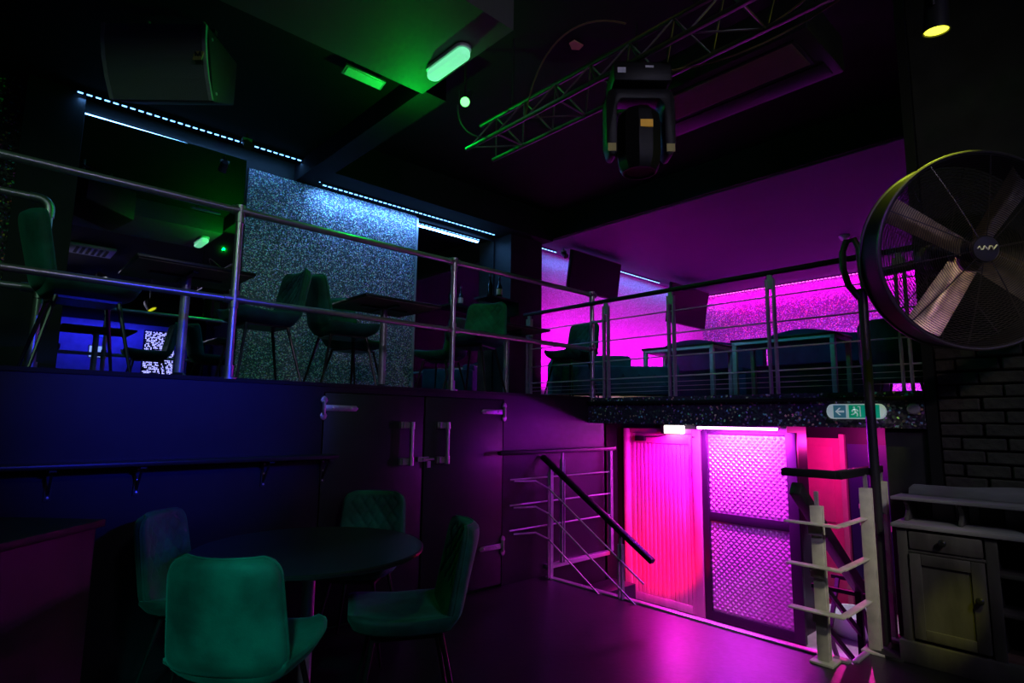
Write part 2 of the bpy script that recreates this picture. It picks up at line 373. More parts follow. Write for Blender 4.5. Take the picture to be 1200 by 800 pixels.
# bricks of the right hand wall: each one a brick
random.seed(3)
bm0 = bmesh.new(); bmesh.ops.create_cube(bm0, size=1); 
for q in bm0.verts: q.co = Vector((q.co.x*.05, q.co.y*.214, q.co.z*.072))
bmesh.ops.bevel(bm0, geom=bm0.edges[:], offset=.007, segments=1, affect='EDGES')
bme = bpy.data.meshes.new('brick'); bm0.to_mesh(bme); bm0.free(); bme.materials.append(M_brick)
for r in range(15):
    z = .70 + r*.083
    off = .112 if r % 2 else 0
    y = .90 - .107 - off
    if off:
        hb = bpy.data.objects.new('brick', bme); COL.objects.link(hb); hb.parent = wr; hb.scale = (1, .46, 1); hb.location = (4.665, .90-.05, z); hb['kind'] = 'structure'
        y = .90 - .112 - .107
    while y > -.25:
        b_ = bpy.data.objects.new('brick', bme); COL.objects.link(b_); b_.parent = wr
        b_.location = (4.662 + random.uniform(-.008, .006), y + random.uniform(-.004, .004), z + random.uniform(-.003, .003))
        b_.rotation_euler = (random.uniform(-.02, .02), random.uniform(-.04, .04), random.uniform(-.03, .03)); b_['kind'] = 'structure'
        y -= .226
for o in wr.children: 
    if 'kind' in o: del o['kind']

# ------------------------------------------------------------------ back wall dressing
tag(MB().obox(-1.6, .10, BW-.03, BW-.002, MZ, 4.235).build('glitter_panel', M_glit_black), 'black wall panel with tiny multicoloured glitter beside the dark pilaster', 'wall panel')
struct('trim_9', MB().obox(.10, .50, BW-.16, BW-.002, MZ, 4.235), M_black)
mr = thing('wall_mirror', (1.2, BW-.02, MZ), 'large dark wall mirror below the upper blue light strip, beside the pilaster', 'mirror')
MB().obox(.51, 1.93, BW-.03, BW-.005, MZ+.002, 4.10).build('glass', M_mirror, mr)
MB().obox(.50, .515, BW-.036, BW-.002, MZ+.002, 4.11).obox(1.925, 1.945, BW-.036, BW-.002, MZ+.002, 4.11).obox(.5, 1.945, BW-.036, BW-.002, 4.10, 4.12).build('frame', M_black, mr)
tag(MB().obox(1.95, 4.06, BW-.05, BW-.002, MZ, 4.02).build('glitter_panel', M_glit_blue), 'silver glitter wall panel lit blue from above, between the two mirrors', 'wall panel')
tag(MB().obox(4.06, 4.09, BW-.06, BW-.002, MZ, 4.0).build('edge_strip', M_flat), 'thin metal edge strip closing the blue glitter panel', 'trim strip')
mr2 = thing('wall_mirror', (4.7, BW-.02, MZ), 'dim wall mirror between the blue glitter panel and the black column', 'mirror')
MB().obox(4.095, 5.42, BW-.03, BW-.005, MZ+.002, 3.98).build('glass', M_mirror, mr2)
MB().obox(4.09, 5.43, BW-.036, BW-.002, 3.98, 4.0).obox(5.42, 5.44, BW-.036, BW-.002, MZ+.002, 4.0).build('frame', M_black, mr2)
struct('wall_column', MB().obox(5.45, 6.08, 5.92, BW-.002, MZ, 4.03), M_black)
struct('wall_back_pink', MB().obox(6.08, FX, BW-.02, BW, MZ, 4.06), M_pinkwall)

def led_strip(p0, p1, m, label, ndrop=None, spacing=.065, name='led_strip'):
    p0, p1 = Vector(p0), Vector(p1); L = (p1-p0).length; n = int(L/spacing); d = (p1-p0)/n
    t = thing(name, p0, label, 'light strip')
    MB().bar(p0 + Vector((0,0,.010)), p1 + Vector((0,0,.010)), .026, .014).build('channel', M_black, t)
    b = MB()
    for i in range(n):
        a = p0 + d*(i+.2); c = p0 + d*(i+.8); b.bar(a, c, .012, .010)
    b.build('light_diodes', m, t, kind='stuff')
    return t
led_strip((.42, 6.10, 4.195), (2.645, 6.10, 4.21), M_led_ice, 'icy blue light strip above the large mirror, up to the ceiling step')
led_strip((2.655, 6.10, 4.205), (2.665, 6.10, 4.02), M_led_ice, 'short upright piece of blue light strip on the ceiling step', spacing=.03)
led_strip((2.69, 6.10, 4.005), (5.30, 6.10, 4.015), M_led_ice, 'icy blue light strip over the blue glitter panel')
led_strip((6.2, 6.12, 4.035), (6.62, 6.12, 4.035), M_led_ice, 'short blue light strip between black column and first screen')
led_strip((7.95, 6.12, 4.035), (9.55, 6.12, 4.035), M_led_ice, 'blue light strip between the two hanging screens')
led_strip((10.95, 6.12, 4.035), (11.3, 6.12, 4.035), M_led_ice, 'short blue light strip in the corner past the second screen')
led_strip((11.30, 6.05, 4.03), (11.30, 3.05, 4.03), M_led_mag, 'magenta light strip along the top of the sparkling far wall')
led_strip((11.30, 2.95, 4.03), (11.30, 1.15, 4.03), M_led_mag, 'magenta light strip behind the fan, continuing along the far wall')

def small_spot(p, aim, label, r=.04, L=.11):
    p = Vector(p); a = (Vector(aim) - p).normalized()
    t = thing('ceiling_spotlight', p, label, 'spotlight')
    MB().tube([p + Vector((0,0,.10)), p], .008, 6).build('stem', M_blackmetal, t)
    MB().lathe([(.02, -.05), (r, -.03), (r, L-.05), (r*1.15, L-.03)], p, 14, a).build('housing', M_blackmetal, t, smooth=True)
    MB().box(p + Vector((0,0,.03)), (.09, .05, .03)).build('bracket', M_flat, t)
small_spot((1.80, 5.92, 4.13), (1.8, 5.0, 3.4), 'small black clamp spotlight at the end of the mirror light strip')
small_spot((6.60, 5.95, 3.98), (6.6, 5.2, 3.2), 'small black spotlight above the first hanging screen')

def screen(x0, x1, y, z0, z1, label):
    t = thing('hanging_screen', ((x0+x1)/2, y, z0), label, 'television')
    m = Matrix.Rotation(math.radians(9), 3, 'X')
    c = ((x0+x1)/2, y, (z0+z1)/2)
    MB().box(c, (x1-x0, .05, z1-z0), m).build('housing', M_blackmetal, t, bevel=.008)
    MB().box(Vector(c) + m @ Vector((0, -.028, 0)), (x1-x0-.03, .008, z1-z0-.03), m).build('panel', M_tvback, t)
    MB().tube([(c[0], y+.1, z1-.05), (c[0], y+.1, 4.06)], .02, 8).bar((c[0], y+.1, c[2]+.1), (c[0], y, c[2]+.1), .2, .1).build('bracket', M_blackmetal, t)
screen(6.62, 7.88, 5.86, 3.40, 4.03, 'black flat screen hung beside the black column')
screen(9.42, 10.8, 5.86, 3.24, 4.00, 'black flat screen hung near the far corner of the pink wall')

# wall shelf with bottles behind the chairs
sh = thing('wall_shelf', (5.15, 5.9, 2.98), 'narrow black shelf on the column carrying two bottles', 'shelf')
MB().obox(4.85, 5.45, 5.72, 6.0, 2.99, 3.02).build('board', M_black, sh)
MB().obox(5.42, 5.45, 5.72, 6.0, 2.82, 2.99).build('bracket', M_black, sh)
for i, x in enumerate((5.00, 5.17)):
    t = thing('bottle', (x, 5.84, 3.02), ['plain dark bottle on the shelf by the black column', 'dark bottle with a pale label on the shelf by the black column'][i], 'bottle', 'bottles on the shelf')
    MB().lathe([(.038,0),(.040,.02),(.040,.17),(.015,.22),(.014,.29),(.017,.295),(.017,.31)], (x, 5.84, 3.02), 14).build('glass', M_bottle, t, smooth=True)
    if i: MB().lathe([(.0412,.06),(.0412,.14)], (x, 5.84, 3.02), 14).build('label_band', M_label, t, smooth=True)
    MB().lathe([(.0175,.29),(.0175,.315)], (x, 5.84, 3.02), 10).build('cap', M_blackmetal, t, smooth=True)

# ------------------------------------------------------------------ chairs
def make_chair():
    t = bpy.data.objects.new('velvet_chair', None); COL.objects.link(t); t['category'] = 'chair'
    # faces +X, width along Y
    def outline(v):
        w_ = .232 - .030*v
        if v > .84: q = (v-.84)/.16; w_ *= 1 - .30*(1 - math.sqrt(max(0, 1-q*q)))
        if v < .30: q = (.30-v)/.30; w_ *= 1 - .34*(1 - math.sqrt(max(0, 1-q*q)))
        return w_
    def spine(v):                                     # centre line of the backrest
        z = .450 + .455*v
        x = -.185 - .115*v + .07*max(0, (.22-v)/.22)**2
        return x, z
    def quilt(u, v):
        if not (.38 < v < .93 and abs(u) < .78): return 0
        a = (u*2.6 + (v-.4)*4.6) % 1; b = (u*2.6 - (v-.4)*4.6) % 1
        d = min(min(a, 1-a), min(b, 1-b))
        return -.013*max(0, 1 - d/.13)
    def back(u, v, side):
        w_ = outline(v); x, z = spine(v); uu = u*2-1
        edge = (1-abs(uu)**6)**.5 * (1-abs(2*v-1)**10)**.5
        th = .012 + .026*edge
        x += .055*abs(uu)**2.2*(.4+.6*v)              # the sides wrap forward
        d = th + (quilt(uu, v) if side > 0 else 0)
        return (x + side*d, uu*w_, z + side*d*.2)
    N = 44
    mb = MB()
    mb.grid(lambda u, v: back(u, v, 1), N, N); mb.grid(lambda u, v: back(u, v, -1), N, N)
    o = (N+1)*(N+1)
    rim = [i for i in range(N+1)] + [j*(N+1)+N for j in range(1, N+1)] + [N*(N+1)+i for i in range(N-1, -1, -1)] + [j*(N+1) for j in range(N-1, 0, -1)]
    for k in range(len(rim)):
        a, b = rim[k], rim[(k+1) % len(rim)]; mb.f.append((a, b, b+o, a+o))
    bk = mb.build('backrest', M_velvet, t, smooth=True, sharp=80)
    pts = []
    for k in rim[::2]:
        p, q = Vector(mb.v[k]), Vector(mb.v[k+o]); pts.append((p+q)/2)
    MB().tube(pts, .006, 6, closed=True).build('piping', M_velvet, bk, smooth=True)
    # seat
    def seat(u, v, side):
        uu = u*2-1; x = -.20 + .47*v
        w_ = .225 + .012*math.sin(v*PI)
        if v > .72: q = (v-.72)/.28; w_ *= 1 - .30*(1 - math.sqrt(max(0, 1-q*q)))
        z = .485 + .035*max(0, (v-.45)/.55)**1.6 + .045*abs(uu)**3*(1-v*.4)
        edge = (1-abs(uu)**6)**.5 * (1-abs(2*v-1)**10)**.5
        return (x, uu*w_, z + (.022*edge+.008 if side > 0 else -(.045*edge+.008)))
    n = 18; mb = MB(); mb.grid(lambda u, v: seat(u, v, 1), n, n); mb.grid(lambda u, v: seat(u, v, -1), n, n)
    o = (n+1)*(n+1)
    rim = [i for i in range(n+1)] + [j*(n+1)+n for j in range(1, n+1)] + [n*(n+1)+i for i in range(n-1, -1, -1)] + [j*(n+1) for j in range(n-1, 0, -1)]
    for k in range(len(rim)):
        a, b = rim[k], rim[(k+1) % len(rim)]; mb.f.append((a, b, b+o, a+o))
    mb.build('seat', M_velvet, t, smooth=True, sharp=80)
    MB().obox(-.15, .17, -.14, .14, .425, .44).build('seat_frame', M_leg, t)
    for sx, sy in ((1,1),(1,-1),(-1,1),(-1,-1)):
        MB().tube([(.15*sx+.01, .13*sy, .435), (.235*sx, .215*sy, 0)], .013, 8, r1=.008).build('leg', M_leg, t, smooth=True)
    return t
chair0 = make_chair()
R = math.radians
first = True
def chair(x, y, z, deg, label, group):
    global first
    if first:
        first = False; c = chair0; c.location = (x, y, z); c.rotation_euler = (0, 0, R(deg)); c['label'] = label; c['group'] = group; return c
    return dup(chair0, (x, y, z), R(deg), label, group)
G1 = 'green velvet chairs round the low table'; G2 = 'green velvet chairs on the mezzanine'
chair(.90, 2.435, 0, 44, 'green velvet chair with its back turned, opposite the quilted chair at the round table', G1)
chair(.97, 3.30, 0, -40, 'dim green velvet chair between the dark corner counter and the round table', G1)
chair(1.88, 3.38, 0, 223, 'green velvet chair with quilted backrest at the round table, before the black double doors', G1)
chair(1.60, 2.42, 0, 152, 'green velvet chair seen side on at the round table, its back lit violet', G1)
chair(.43, 4.21, MZ, 4, 'green velvet chair side on beside the short pipe railing with the elbow', G2)
chair(1.54, 4.40, MZ, 183, 'green velvet chair facing the mirror side table, back to back with another chair', G2)
chair(2.22, 4.48, MZ, -4, 'green velvet chair at the middle square table, its back against another chair', G2)
chair(3.41, 4.17, MZ, 205, 'green velvet chair between two square tables behind the middle railing post', G2)
chair(4.97, 4.36, MZ, 182, 'green velvet chair just behind the cable railing, in front of the tufted sofa', G2)
chair(2.75, 5.30, MZ, 20, 'green velvet chair near the glitter panel behind the middle square table', G2)
chair(3.95, 5.45, MZ, 110, 'dark green velvet chair standing at the edge strip of the blue glitter panel', G2)

# ------------------------------------------------------------------ tables
t = thing('round_table', (1.34, 2.92, 0), 'round black table with a single metal column among four green chairs', 'table')
MB().lathe([(.02,.722),(.55,.722),(.562,.730),(.562,.742),(.555,.748),(.0,.748)], (1.34,2.92,0), 64).build('top', M_tabletop, t, smooth=True)
MB().lathe([(.032,.02),(.032,.722)], (1.34,2.92,0), 16).build('column', M_flat, t, smooth=True)
MB().lathe([(.24,0),(.24,.012),(.05,.03),(.032,.05)], (1.34,2.92,0), 32).build('base', M_blackmetal, t, smooth=True)
MB().bar((1.1,2.92,.712),(1.58,2.92,.712),.04,.018).bar((1.34,2.68,.712),(1.34,3.16,.712),.04,.018).build('spider', M_blackmetal, t)
def square_table(x0, x1, y0, y1, label):
    cx, cy = (x0+x1)/2, (y0+y1)/2
    t = thing('square_table', (cx, cy, MZ), label, 'table', 'square tables on the mezzanine')
    MB().obox(x0, x1, y0, y1, MZ+.728, MZ+.750).build('top', M_tabletop, t, bevel=.004)
    MB().obox(x0+.01, x1-.01, y0+.01, y1-.01, MZ+.722, MZ+.728).build('underside', M_tabunder, t)
    MB().lathe([(.030,.03),(.030,.715)], (cx,cy,MZ), 14).build('column', M_flat, t, smooth=True)
    MB().bar((cx-.22,cy,MZ+.714),(cx+.22,cy,MZ+.714),.035,.016).bar((cx,cy-.22,MZ+.713),(cx,cy+.22,MZ+.713),.035,.016).build('spider', M_blackmetal, t)
    MB().lathe([(.23,0),(.23,.012),(.06,.03),(.03,.06)], (cx,cy,MZ), 28).build('base', M_blackmetal, t, smooth=True)
square_table(.66, 1.36, 4.05, 4.68, 'square black table in front of the large mirror')
square_table(2.20, 2.93, 4.06, 4.74, 'square black table in front of the blue glitter panel')
square_table(3.88, 4.56, 4.30, 4.98, 'square black table in front of the black column')

# ------------------------------------------------------------------ pipe railing of the mezzanine
pr = thing('pipe_railing', (2.0, FW+.03, MZ), 'galvanised two-rail pipe railing along the mezzanine edge above the black wall', 'railing')
YR = FW+.03
MB().tube([(-3.9, YR, 2.71), (4.72, YR, 2.71)], .023, 14).build('top_rail', M_steel, pr, smooth=True)
MB().tube([(-3.9, YR, 2.13), (4.72, YR, 2.13)], .021, 14).build('middle_rail', M_steel, pr, smooth=True)
for x in (-1.6, 1.166, 2.894, 4.715):
    MB().tube([(x, YR, MZ), (x, YR, 2.71)], .023, 14).build('post', M_steel, pr, smooth=True)
    MB().lathe([(.055,0),(.055,.010),(.032,.014),(.032,.085)], (x, YR, MZ+.004), 18).build('floor_flange', M_fit, pr, smooth=True)
    f_ = MB(); f_.tube([(x, YR, 2.63), (x, YR, 2.745)], .030, 14); f_.tube([(x-.05, YR, 2.71), (x+.05, YR, 2.71)], .0295, 14)
    f_.build('tee_fitting', M_fit, pr, smooth=True)
    f_ = MB(); f_.tube([(x, YR, 2.075), (x, YR, 2.185)], .030, 14); f_.tube([(x-.06, YR, 2.13), (x+.06, YR, 2.13)], .0285, 14)
    f_.build('cross_fitting', M_fit, pr, smooth=True)
pr2 = thing('pipe_railing', (.25, 4.5, MZ), 'short pipe railing with an elbow beside the side-on mezzanine chair', 'railing')
MB().tube([(-2.2, 4.5, 2.71), (.19, 4.5, 2.71)], .023, 14).build('top_rail', M_steel, pr2, smooth=True)
MB().tube([(-2.2, 4.5, 2.15), (.25, 4.5, 2.15)], .021, 14).build('middle_rail', M_steel, pr2, smooth=True)
MB().tube([(.25, 4.5, MZ), (.25, 4.5, 2.65)], .023, 14).build('post', M_steel, pr2, smooth=True)
MB().tube([(.15,4.5,2.71)] + [(.19+.06*math.sin(a*PI/12), 4.5, 2.65+.06*math.cos(a*PI/12)) for a in range(7)] + [(.25,4.5,2.60)], .029, 14).build('elbow', M_fit, pr2, smooth=True)
f_ = MB(); f_.tube([(.25,4.5,2.09),(.25,4.5,2.21)], .030, 14); f_.tube([(.16,4.5,2.15),(.25,4.5,2.15)], .0285, 14); f_.build('tee_fitting', M_fit, pr2, smooth=True)
MB().lathe([(.055,0),(.055,.010),(.032,.014),(.032,.085)], (.25,4.5,MZ), 18).build('floor_flange', M_fit, pr2, smooth=True)

# ------------------------------------------------------------------ cable railing above the stairwell
cr = thing('cable_railing', (RX, 2.5, MZ), 'flat-bar railing with steel cables and black handrail above the stairwell', 'railing')
MB().bar((RX, 4.78, 2.595), (RX, .93, 2.595), .055, .035).build('handrail', M_rail, cr, bevel=.008)
for y in (4.70, 3.60, 2.855, 1.947, 1.055):
    for k in (-.026, .026):
        MB().obox(RX-.022, RX+.022, y+k-.007, y+k+.007, MZ, 2.54).build('post_plate', M_flat, cr)
    MB().obox(RX-.014, RX+.014, y-.018, y+.018, 2.46, 2.58).build('saddle', M_flat, cr)
for z in (2.398, 2.19, 1.985, 1.803):
    MB().tube([(RX, 4.72, z), (RX, .95, z)], .0065, 8).build('cable', M_cablewire, cr, smooth=True)
for z in (1.755, 1.715, 1.675):
    MB().tube([(RX+.03, 4.72, z), (RX+.03, .95, z)], .0025, 6).build('thin_wire', M_cablewire, cr, smooth=True)
for z in (2.398, 1.803):
    MB().tube([(RX, 3.79, z), (RX, 3.62, z)], .014, 10).lathe([(.02,0),(.02,.02)], (RX,3.61,z), 12, (0,1,0)).build('end_bracket', M_fit, cr, smooth=True)

# ------------------------------------------------------------------ black storage doors in the panel wall
def store_door(n, x0, x1, hx, sgn, handle_x):
    d = MB().obox(x0+.004, x1-.004, FW-.002, FW+.028, .02, 1.565).build('door_%d' % n, M_blackwall, None, bevel=.003, kind='structure')
    for z in ((1.46, .33) if n == 2 else (1.46,)):
        h = MB()
        h.obox(hx-.012, hx+.012, FW-.018, FW-.002, z-.05, z+.05)
        for s in (-1, 1):
            h.prism([(-.014,0),(.014,0),(.026,.018*s),(.018,.040*s),(0,.052*s),(-.018,.040*s),(-.026,.018*s)] if s > 0 else
                    [(-.014,0),(-.026,-.018),(-.018,-.040),(0,-.052),(.018,-.040),(.026,-.018),(.014,0)], (hx, FW-.002, z+.032*s), (1,0,0), (0,0,1), .012)
        h.tube([(hx, FW-.016, z-.045), (hx, FW-.016, z+.045)], .011, 10)
        h.prism([(0,-.022),(.245*1,-.019),(.262,0),(.245,.019),(0,.022)] if sgn > 0 else [(0,-.022),(0,.022),(-.245,.019),(-.262,0),(-.245,-.019)], (hx, FW-.002, z), (1,0,0), (0,0,1), .008)
        hh = h.build('hinge', M_fit, d, bevel=.0015, label='galvanised tee hinge')
        for q in (.07, .21):
            MB().lathe([(.010,0),(.010,.003),(.004,.006),(0,.006)], (hx+sgn*q, FW-.0101, z), 10, (0,-1,0)).build('screw', M_steel, hh, smooth=True)
    g = MB().tube([(handle_x, FW-.055, 1.055), (handle_x, FW-.055, 1.36)], .016, 14)
    g.tube([(handle_x, FW-.055, 1.045), (handle_x, FW-.055, 1.105)], .0205, 14).tube([(handle_x, FW-.055, 1.315), (handle_x, FW-.055, 1.370)], .0205, 14)
    for z in (1.075, 1.345):
        g.box((handle_x-.028, FW-.035, z), (.078, .030, .045)).box((handle_x-.05, FW-.014, z), (.06, .026, .05))
    g.build('handle', M_fit, d, smooth=True, label='galvanised pipe pull handle')
    return d
store_door(1, 1.79, 2.615, 1.785, 1, 2.475)
d2 = store_door(2, 2.625, 3.45, 3.455, -1, 2.81)
MB().obox(2.56, 2.66, FW-.022, FW-.004, 1.068, 1.103).tube([(2.60,FW-.03,1.085),(2.70,FW-.03,1.085)], .010, 8).obox(2.64, 2.672, FW-.03, FW-.012, 1.02, 1.07).build('hasp', M_fit, d2, label='small steel hasp with padlock')

# ledge on the panel wall
lg = thing('wall_ledge', (.4, FW, 1.1), 'long narrow black drinks ledge on brackets along the black panel wall', 'shelf')
MB().obox(-3.5, 1.84, FW-.16, FW-.002, 1.125, 1.150).build('board', M_tabletop, lg, bevel=.004)
for x in (-1.2, -.4, .34, .725, 1.41, 1.80):
    b = MB().obox(x-.015, x+.015, FW-.012, FW-.002, .96, 1.125).obox(x-.015, x+.015, FW-.14, FW-.012, 1.112, 1.125)
    b.bar((x, FW-.01, .99), (x, FW-.11, 1.115), .008, .012, (1,0,0))
    br = b.build('bracket', M_blackmetal, lg)
    for z in (.975, 1.04, 1.10): MB().lathe([(.006,0),(.006,.004),(0,.005)], (x, FW-.0121, z), 8, (0,-1,0)).build('screw', M_steel, br)

# dark counter in the left corner
co = thing('corner_counter', (-.15, 2.95, 0), 'dark boxy counter with flat overhanging top near the low round table', 'counter')
mrot = Matrix.Rotation(R(45), 3, 'Z')
MB().box((-.17, 2.96, .47), (.86, .86, .94), mrot).build('body', M_black, co, bevel=.01)
MB().box((-.17, 2.96, .955), (.90, .90, .03), mrot).build('top', M_black, co, bevel=.004)
MB().box((-.17, 2.96, .04), (.88, .88, .08), mrot).build('plinth', M_blackmetal, co)

# ------------------------------------------------------------------ stairwell
struct('trim_10', MB().obox(3.925, 3.985, 1.30, FW-.06, -.012, .012), M_nosing, .004)
struct('trim_11', MB().obox(3.97, 4.88, FW-.05, FW-.002, .06, .10), M_nosing, .004)
st = thing('staircase', (4.5, 3.0, LZ), 'short dark flight of steps going down beside the black panel wall', 'stairs')
for i in range(4):
    MB().obox(3.96, 4.9, 3.76-.28*(i+1), 3.76-.28*i, LZ, max(LZ+.01, -.1625*(i+1))).build('step', M_floor, st, bevel=.006)
struct('trim_12', MB().obox(3.99, 4.66, 1.265, 1.30, -.012, .010), M_nosing, .004)

sr = thing('stair_railing', (3.93, 3.7, 0), 'grey flat-bar stair railing with sloping dark handrail beside the pink door', 'railing')
def twin(root, x, y, z0, z1, m, dx=0, dy=.03, wx=.035, wy=.010, cap=True):
    for k in (-1, 1):
        MB().obox(x+k*dx/2-wx/2, x+k*dx/2+wx/2, y+k*dy/2-wy/2, y+k*dy/2+wy/2, z0, z1).build('post_plate', m, root)
    if cap: MB().obox(x-.010, x+.010, y-.010, y+.010, z1-.12, z1+.075).build('saddle', m, root)
twin(sr, 3.93, 3.70, 0, .93, M_flat); twin(sr, 3.93, 2.93, LZ+.2, .42, M_flat)
MB().bar((3.93, 3.80, 1.06), (3.93, 2.63, .335), .055, .040).build('handrail', M_rail, sr, bevel=.008)
for dz in (-.245, -.465, -.685):
    MB().tube([(3.50, 3.725, 1.115+dz), (3.74, 3.70, 1.105+dz), (3.905, 3.70, 1.03+dz), (3.905, 2.70, .41+dz)], .0075, 8).build('infill_bar', M_flat, sr, smooth=True)
sr2 = thing('stair_railing', (4.4, 3.74, 0), 'level flat-bar guard railing standing against the violet-lit black wall', 'railing')
MB().bar((3.35, 3.755, 1.112), (4.95, 3.755, 1.112), .05, .035).build('handrail', M_rail, sr2, bevel=.008)
twin(sr2, 4.15, 3.755, .10, 1.03, M_flat, dx=.03, dy=0, wx=.010, wy=.035)
MB().obox(4.86, 4.90, 3.74, 3.77, .1, 1.1).build('end_post', M_flat, sr2)
for z in (.88, .665, .455):
    MB().tube([(3.48, 3.755, z), (4.88, 3.755, z)], .0075, 8).build('infill_bar', M_flat, sr2, smooth=True)

rr = thing('stair_railing', (3.9, 1.3, 0), 'cream painted guard railing with flat rails and black handrail beside the wooden sideboard', 'railing')
for x, y, z1 in ((3.83, 1.40, .90), (4.25, 1.25, .99), (4.60, 1.255, 1.01)):
    MB().obox(x-.008, x+.008, y-.033, y+.033, .015, z1).build('post_plate', M_cream, rr, bevel=.002)
    MB().obox(x+.030, x+.042, y-.033, y+.033, .015, z1).build('post_plate', M_cream, rr, bevel=.002)
    MB().obox(x+.008, x+.030, y-.010, y+.010, z1-.15, z1+.085).build('saddle', M_flat, rr)
    MB().obox(x-.05, x+.09, y-.065, y+.065, 0, .015).build('base_plate', M_cream, rr, bevel=.003)
MB().bar((3.86, 1.60, 1.09), (3.86, 1.275, 1.09), .06, .048).bar((3.835, 1.275, 1.09), (4.66, 1.275, 1.09), .06, .048).build('handrail', M_rail, rr, bevel=.006)
for z in (.80, .555, .30):
    b = MB().bar((3.775, 1.56, z), (3.775, 1.25, z), .065, .010); b.bar((3.80, 1.265, z), (4.62, 1.265, z), .045, .010)
    b.obox(3.80, 3.825, 1.36, 1.44, z-.07, z)
    b.build('flat_rail', M_cream, rr, bevel=.002)
dr = thing('stair_railing', (4.0, 1.5, LZ), 'sloping black stair handrail with thin diagonal bars behind the cream posts', 'railing')
MB().bar((3.80, 1.50, 1.00), (4.85, 1.50, .22), .07, .085).build('handrail', M_rail, dr, bevel=.01)
for dz in (-.33, -.58): MB().bar((3.98, 1.50, .82+dz), (4.85, 1.50, .22+dz), .02, .035).build('diagonal_bar', M_rail, dr)
MB().obox(4.80, 4.84, 1.48, 1.52, LZ, .25).build('post', M_rail, dr)

# pink tongue and groove door
d3 = MB().obox(5.885, 5.925, 3.30, 4.30, LZ, 1.30)
d3 = thing('panel_door', (5.9, 3.8, LZ), 'pink lit tongue and groove door with closer at the foot of the steps', 'door')
MB().obox(5.90, 5.93, 3.40, 4.21, LZ+.01, 1.255).build('leaf', M_doorpaint, d3)
nb = 13; y0, y1 = 3.45, 4.15
for i in range(nb):
    a = y0+(y1-y0)*i/nb
    MB().obox(5.888, 5.901, a+.0035, a+(y1-y0)/nb-.0035, LZ+.10, 1.14).build('board', M_doorpaint, d3, bevel=.003)
for a, b, c, d in ((3.40, 3.446, LZ+.01, 1.255), (4.154, 4.21, LZ+.01, 1.255), (3.446, 4.154, 1.145, 1.255), (3.446, 4.154, LZ+.01, LZ+.095)):
    MB().obox(5.880, 5.901, a, b, c, d).build('rail_board', M_doorpaint, d3, bevel=.003)
MB().obox(5.86, 5.92, 4.215, 4.31, LZ, 1.31).obox(5.86, 5.92, 3.305, 3.395, LZ, 1.31).obox(5.86, 5.92, 3.395, 4.215, 1.26, 1.31).build('door_frame', M_frame, d3, bevel=.004)
MB().obox(5.84, 5.88, 4.00, 4.13, 1.165, 1.225).bar((5.86,4.05,1.215),(5.83,3.80,1.225),.02,.012).bar((5.83,3.80,1.225),(5.86,3.72,1.24),.02,.012).build('door_closer', M_blackmetal, d3, bevel=.003)
MB().obox(5.872, 5.882, 3.415, 3.435, .80, 1.0).build('finger_plate', M_flat, d3)
MB().obox(5.853, 5.858, 3.36, 3.385, 1.22, 1.235).build('latch', M_blackmetal, d3)
# lamp over the door and batten over the chequer plate
t = thing('door_lamp', (5.83, 3.57, 1.26), 'glowing white lamp over the pink door', 'lamp')
MB().obox(5.79, 5.855, 3.47, 3.70, 1.262, 1.352).build('diffuser', M_lamp_white, t, bevel=.01)
MB().obox(5.79, 5.855, 3.70, 3.74, 1.262, 1.352).build('end_cap', M_blackmetal, t)
t = thing('batten_lamp', (5.72, 2.82, 1.31), 'thin magenta tube lamp above the chequer plate panel', 'lamp')
MB().tube([(5.72, 2.40, 1.335), (5.72, 3.24, 1.335)], .014, 10).build('tube', M_lamp_mag, t, smooth=True)
MB().obox(5.70, 5.74, 2.38, 3.26, 1.348, 1.37).build('holder', M_blackmetal, t)

# chequer plate panel in its dark frame
cp = thing('chequer_plate_door', (5.9, 2.8, LZ), 'tall dark framed door with two aluminium chequer plate panels, lit magenta', 'door')
MB().obox(5.935, 6.42, 2.40, 3.21, LZ, 1.365).build('casing', M_dkframe, cp)
Y0, Y1 = 2.30, 3.30
for a, b, c, d in ((Y0, Y0+.10, LZ+.01, 1.30), (Y1-.075, Y1, LZ+.01, 1.30), (Y0+.10, Y1-.075, 1.265, 1.30), (Y0+.10, Y1-.075, LZ+.01, LZ+.10), (Y0+.10, Y1-.075, .36, .45)):
    MB().obox(5.88, 5.93, a, b, c, d).build('frame_bar', M_dkframe, cp, bevel=.003)
def plate(z0, z1):
    p = MB().obox(5.905, 5.93, Y0+.10, Y1-.075, z0, z1).build('plate', M_plate, cp)
    b = MB(); step = .0585; rows = int((z1-z0)/step*2); r = 0; z = z0+step*.5
    while z < z1-.012:
        y = Y0+.10+step*(.35 if r % 2 else .85)
        while y < Y1-.075-.012:
            a = .024
            b.add([(5.905,y-a,z),(5.905,y,z-a),(5.905,y+a,z),(5.905,y,z+a),(5.894,y-.006,z),(5.894,y,z-.006),(5.894,y+.006,z),(5.894,y,z+.006)],
                  [(0,1,5,4),(1,2,6,5),(2,3,7,6),(3,0,4,7),(4,5,6,7)])
            y += step
        z += step/2; r += 1
    b.build('raised_studs', M_plate, p, kind='stuff')
plate(.45, 1.265); plate(LZ+.10, .36)
